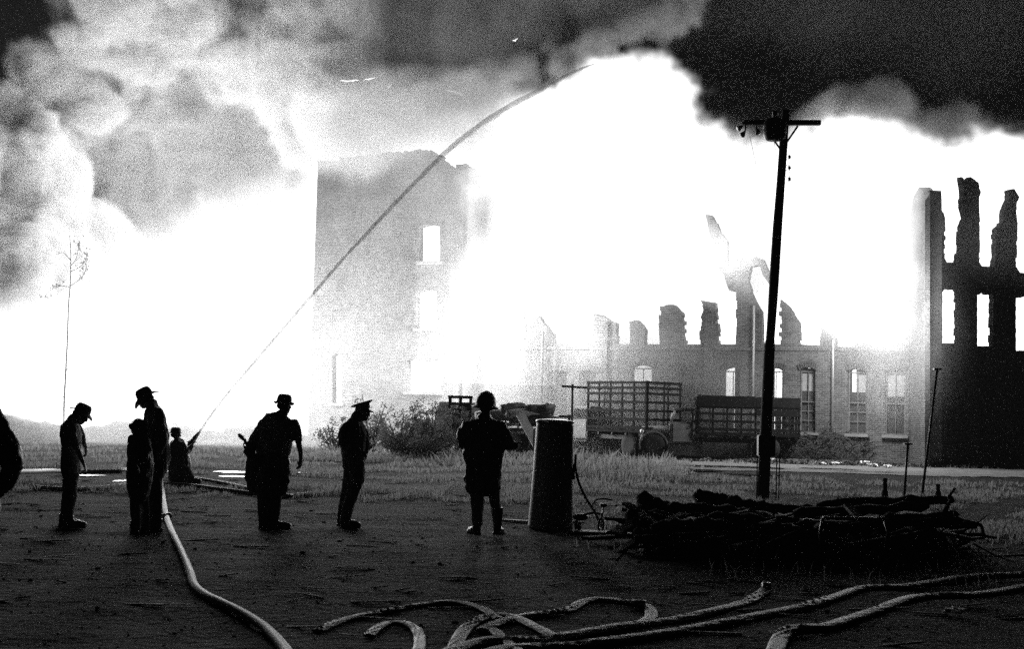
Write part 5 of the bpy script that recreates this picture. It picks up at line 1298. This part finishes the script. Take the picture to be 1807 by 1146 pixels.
mo = MB(); nxm, nym = 110, 14                               # low bank of rubble on the left skyline
for j in range(nym + 1):
    for i in range(nxm + 1):
        px_ = -260 + 930 * i / nxm; Y_ = 50 + 8 * j / nym; x_ = P(px_, 760, Y_).x
        e = math.sin(math.pi * j / nym) * min(1, (nxm - i) / 30)
        mo.v.append(Vector((x_, Y_, hz(x_, Y_) - .05 + e * (.75 + .7 * mnoise.noise(Vector((x_ * .35, Y_ * .3, 9))) + .22 * mnoise.noise(Vector((x_ * 1.7, Y_ * 1.7, 2))) + .1 * mnoise.noise(Vector((x_ * 5, Y_ * 5, 2)))))))
mo.f = [(j * (nxm + 1) + i, j * (nxm + 1) + i + 1, (j + 1) * (nxm + 1) + i + 1, (j + 1) * (nxm + 1) + i) for j in range(nym) for i in range(nxm)]
tag(mo.build('rubble_bank', M['rubble'], smooth=True), kind='structure')
chunkpile('rubble', 60, 752, 520, .5, 700, M['rubble'], 'hazy rubble heap on the left skyline under the glare', 'rubble', 1, 9, (.05, .2))
chunkpile('rubble', 330, 765, 600, .4, 700, M['rubble'], 'low rubble strewn behind the kneeling person', 'rubble', 2, 9, (.05, .2))
chunkpile('rubble', 1420, 818, 480, .12, 500, M['rubble'], 'broken brick scattered along the foot of the facade', 'rubble', 3, 3, (.04, .13))
chunkpile('rubble', 980, 815, 300, .15, 200, M['rubble'], 'broken bits under the loaded truck', 'rubble', 4, 3, (.05, .15))
# brush heap before the facade
g0 = G(1470, 815); o = empty('brush_heap', g0, 'tangled heap of branches under the facade windows right of the low truck', 'brush'); rnd = random.Random(5); b = MB(); lf = MB(); pm_ = F / g0.y
for _ in range(170):
    u = rnd.uniform(-1, 1); x = u * 78 / pm_; top = (56 - 30 * abs(u + .2)) / pm_; z = top * rnd.random() ** .7; y = rnd.uniform(-.8, .8)
    d = Vector((rnd.uniform(-1, 1), rnd.uniform(-.6, .6), rnd.uniform(-.55, .45))).normalized() * rnd.uniform(.4, 1.1)
    a = Vector((x, y, max(z, .05))); c_ = a + d; c_.z = max(c_.z, .03)
    b.tube([a, (a + c_) / 2 + Vector((0, 0, .1)), c_], [.03 * rnd.uniform(.5, 1.2), .02, .008], 5)
    leaves(lf, (a + c_) / 2, .25, 16, .045, rnd)
f_ = b.build('twigs', M['wood'], o, fixn=False); f_['kind'] = 'stuff'; f_ = lf.build('dead_leaves', M['leaf'], o, fixn=False); f_['kind'] = 'stuff'
scr = [(1362, 815, 12, 'pale scrap on the road edge just right of the utility pole'), (1394, 802, 9, 'small pale scrap in front of the low truck tail'), (1452, 822, 30, 'wide pale scrap on the road below the brush heap'), (1478, 821, 16, 'pale scrap touching the wide one below the brush heap'),
       (1527, 820, 18, 'bright pale scrap on the road below the second arched window from the right'), (1541, 825, 16, 'flat pale scrap right beside the bright one on the road'), (1566, 826, 9, 'small pale scrap left of the T-capped post'), (1566, 813, 10, 'thin pale scrap against the wall left of the T-capped post'), (1418, 818, 6, 'tiny pale scrap left of the wide one')]
for i, (a, b_, w_, lb) in enumerate(scr):
    c0 = G(a, b_); ww = w_ / (F / c0.y); m_ = MB(); n_ = 5; rnd = random.Random(i)
    vs_ = [(c0.x + (ii / n_ - .5) * ww, c0.y + (jj / 3 - .5) * .5, c0.z + .03 + rnd.random() * .11) for ii in range(n_ + 1) for jj in range(4)]
    m_.v = [Vector(v) for v in vs_]; m_.f = [(ii * 4 + jj, (ii + 1) * 4 + jj, (ii + 1) * 4 + jj + 1, ii * 4 + jj + 1) for ii in range(n_) for jj in range(3)]
    ob = m_.build('pale_scrap', M['ash'], fixn=False); sd_m = ob.modifiers.new('thick', 'SOLIDIFY'); sd_m.thickness = .02; tag(ob, lb, 'scrap', 'pale scraps on the road by the facade')  # lit rubble bits, the firelight put into their pale colour
# flying embers
emb = glow_mat('ember', .7)
for i, (a, b_, ln, an, lb) in enumerate([(617, 142, .9, .15, 'long glowing flake in the dark smoke, leftmost'), (652, 139, .6, .3, 'glowing flake right of the long leftmost one'), (688, 151, .25, .8, 'tiny glowing flake at the centre of the group'), (700, 179, .35, .5, 'small slanting glowing flake below the tiny one'),
                                        (743, 188, .5, 1.4, 'squarish glowing flake nearest the jet'), (803, 163, .9, -.2, 'broad glowing flake above the water jet'), (909, 70, .3, .6, 'small glowing flake high above the water jet')]):
    c0 = P(a, b_, 62); d = Vector((math.cos(an), .3, math.sin(an))) * ln * .5; rnd = random.Random(i)
    n_ = 7; o = MB().tube([c0 + d * (2 * t / n_ - 1) + Vector((0, 0, rnd.uniform(-.04, .04))) for t in range(n_ + 1)], [.012 + .035 * math.sin(math.pi * (t + .3) / (n_ + .6)) * rnd.uniform(.4, 1) * (2 if i in (4, 5) else 1) for t in range(n_ + 1)], 6, rough=.5, seed=i).build('ember', emb)
    tag(o, lb, 'ember', 'glowing flakes in the smoke')

# ------------------------------------------------------------------ grass and weeds
rg = np.random.default_rng(11)


def grass(name, n, xr, yr, hfun, label, w=.012, m='grass'):
    y = 1 / rg.uniform(1 / yr[1], 1 / yr[0], n); x = rg.uniform(-1, 1, n) * .45 * y * xr
    clump = np.array([mnoise.noise(Vector((a * .8, b_ * .5, 0))) for a, b_ in zip(x, y)]); px_ = x / y * F + 903.5
    h = hfun(px_, y, clump); keep = h > .03; x, y, h = x[keep], y[keep], h[keep]; n = len(x)
    z = np.array([hz(a, b_) for a, b_ in zip(x, y)])
    an = rg.uniform(0, 6.28, n); le = rg.normal(0, .35, n) * h; le2 = rg.normal(0, .35, n) * h; w_ = w * (.6 + rg.random(n)) * (y / 26)
    V = np.zeros((n, 5, 3)); dx, dy = np.cos(an) * w_, np.sin(an) * w_ * .5
    V[:, 0] = np.stack([x - dx, y - dy, z - .01], 1); V[:, 1] = np.stack([x + dx, y + dy, z - .01], 1)
    V[:, 2] = np.stack([x + dx * .8 + le * .35, y + dy + le2 * .3, z + h * .55], 1); V[:, 3] = np.stack([x - dx * .8 + le * .35, y - dy + le2 * .3, z + h * .55], 1)
    V[:, 4] = np.stack([x + le, y + le2, z + h], 1)
    me = bpy.data.meshes.new(name); me.vertices.add(n * 5); me.vertices.foreach_set('co', V.astype(np.float32).ravel())
    b0 = (np.arange(n) * 5)[:, None]; lp = np.concatenate([b0 + [[0, 1, 2, 3]], b0 + [[3, 2, 4]]], 1).ravel()
    me.loops.add(n * 7); me.loops.foreach_set('vertex_index', lp.astype(np.int32)); me.polygons.add(n * 2)
    st = (np.arange(n) * 7)[:, None] + [[0, 4]]; me.polygons.foreach_set('loop_start', st.ravel().astype(np.int32))
    me.update(); me.validate(); me.materials.append(M[m]); o = bpy.data.objects.new(name, me); col.objects.link(o); return tag(o, label, 'grass', kind='stuff')


def g1(px_, y, c):
    h = .04 + .09 * np.clip(c * 1.6 + .3, 0, 1) + .04 * rg.random(len(y))
    h = np.where(((y > 35) & (y < 45) & (px_ > 1180)) | ((np.abs(y - 32) < 1.3) & (px_ > 1000) & (px_ < 1180)) | ((y > 26) & (y < 29.5) & (px_ < 700)), 0, h)
    h = np.where((px_ < 1010) & (y < 22 + 3 * c), 0, h)
    return h * np.clip((c + .12) * 5, 0, 1) * (rg.random(len(y)) < np.clip((y - 15) / 9, .05, 1))


grass('short_grass', 90000, 1.0, (15, 47), g1, 'patchy short grass over the waste ground behind the figures')
grass('tall_weeds', 9000, .0 + 1.0, (30, 44), lambda px_, y, c: np.where((px_ > 1005) & (px_ < 1235 + 40 * c) & (y > 30 + 2 * c), (.1 + .42 * np.clip(c * 1.6 + .3, 0, 1) + .2 * rg.random(len(y)) ** 2) * np.clip((1245 - px_) / 70, .15, 1) * np.clip((y - 29) / 4, .3, 1), 0), 'tall rank weeds in front of the stake trucks', .02)
grass('weed_fringe', 12000, 1.0, (38, 47), lambda px_, y, c: np.where((px_ > 500) & (px_ < 1000), .15 + .4 * np.clip(c + .3, 0, 1) * rg.random(len(y)), 0), 'ragged weeds at the foot of the shrubs', .02)
grass('heap_weeds', 2200, 1.0, (12.5, 17), lambda px_, y, c: np.where((px_ > 1250) & (px_ < 1780), .1 + .3 * rg.random(len(y)) * np.clip(c + .5, 0, 1), 0) * (rg.random(len(y)) < .5), 'sparse weeds growing round the log heap', .006)
# pebbles and clods on the bare foreground
b = MB(); rnd = random.Random(3)
for _ in range(2200):
    y = rnd.uniform(8.5, 24); x = rnd.uniform(-.43, .43) * y; s_ = rnd.uniform(.003, .011) * (1 + (rnd.random() < .04) * 1.5); b.ell((x, y, hz(x, y) + s_ * .3), (s_ * rnd.uniform(.8, 1.6), s_, s_ * .6), None, 6, 4)
tag(b.build('clods', M['rubble'], fixn=False), 'small stones and clods on the bare foreground earth', 'stones', kind='stuff')

b = MB(); rnd = random.Random(21)
for _ in range(420):
    y = rnd.uniform(9, 30); x = rnd.uniform(-.43, .43) * y; an = rnd.uniform(-.5, .5); ln = rnd.uniform(.04, .22); d_ = Vector((math.cos(an) * ln, math.sin(an) * ln, rnd.uniform(-.01, .02)))
    c0 = Vector((x, y, hz(x, y) + .012)); b.board(c0 - d_, c0 + d_, rnd.uniform(.004, .015), rnd.uniform(.01, .035))
tag(b.build('litter', M['wood'], fixn=False), 'sticks and splinters littered over the bare foreground earth', 'litter', kind='stuff')
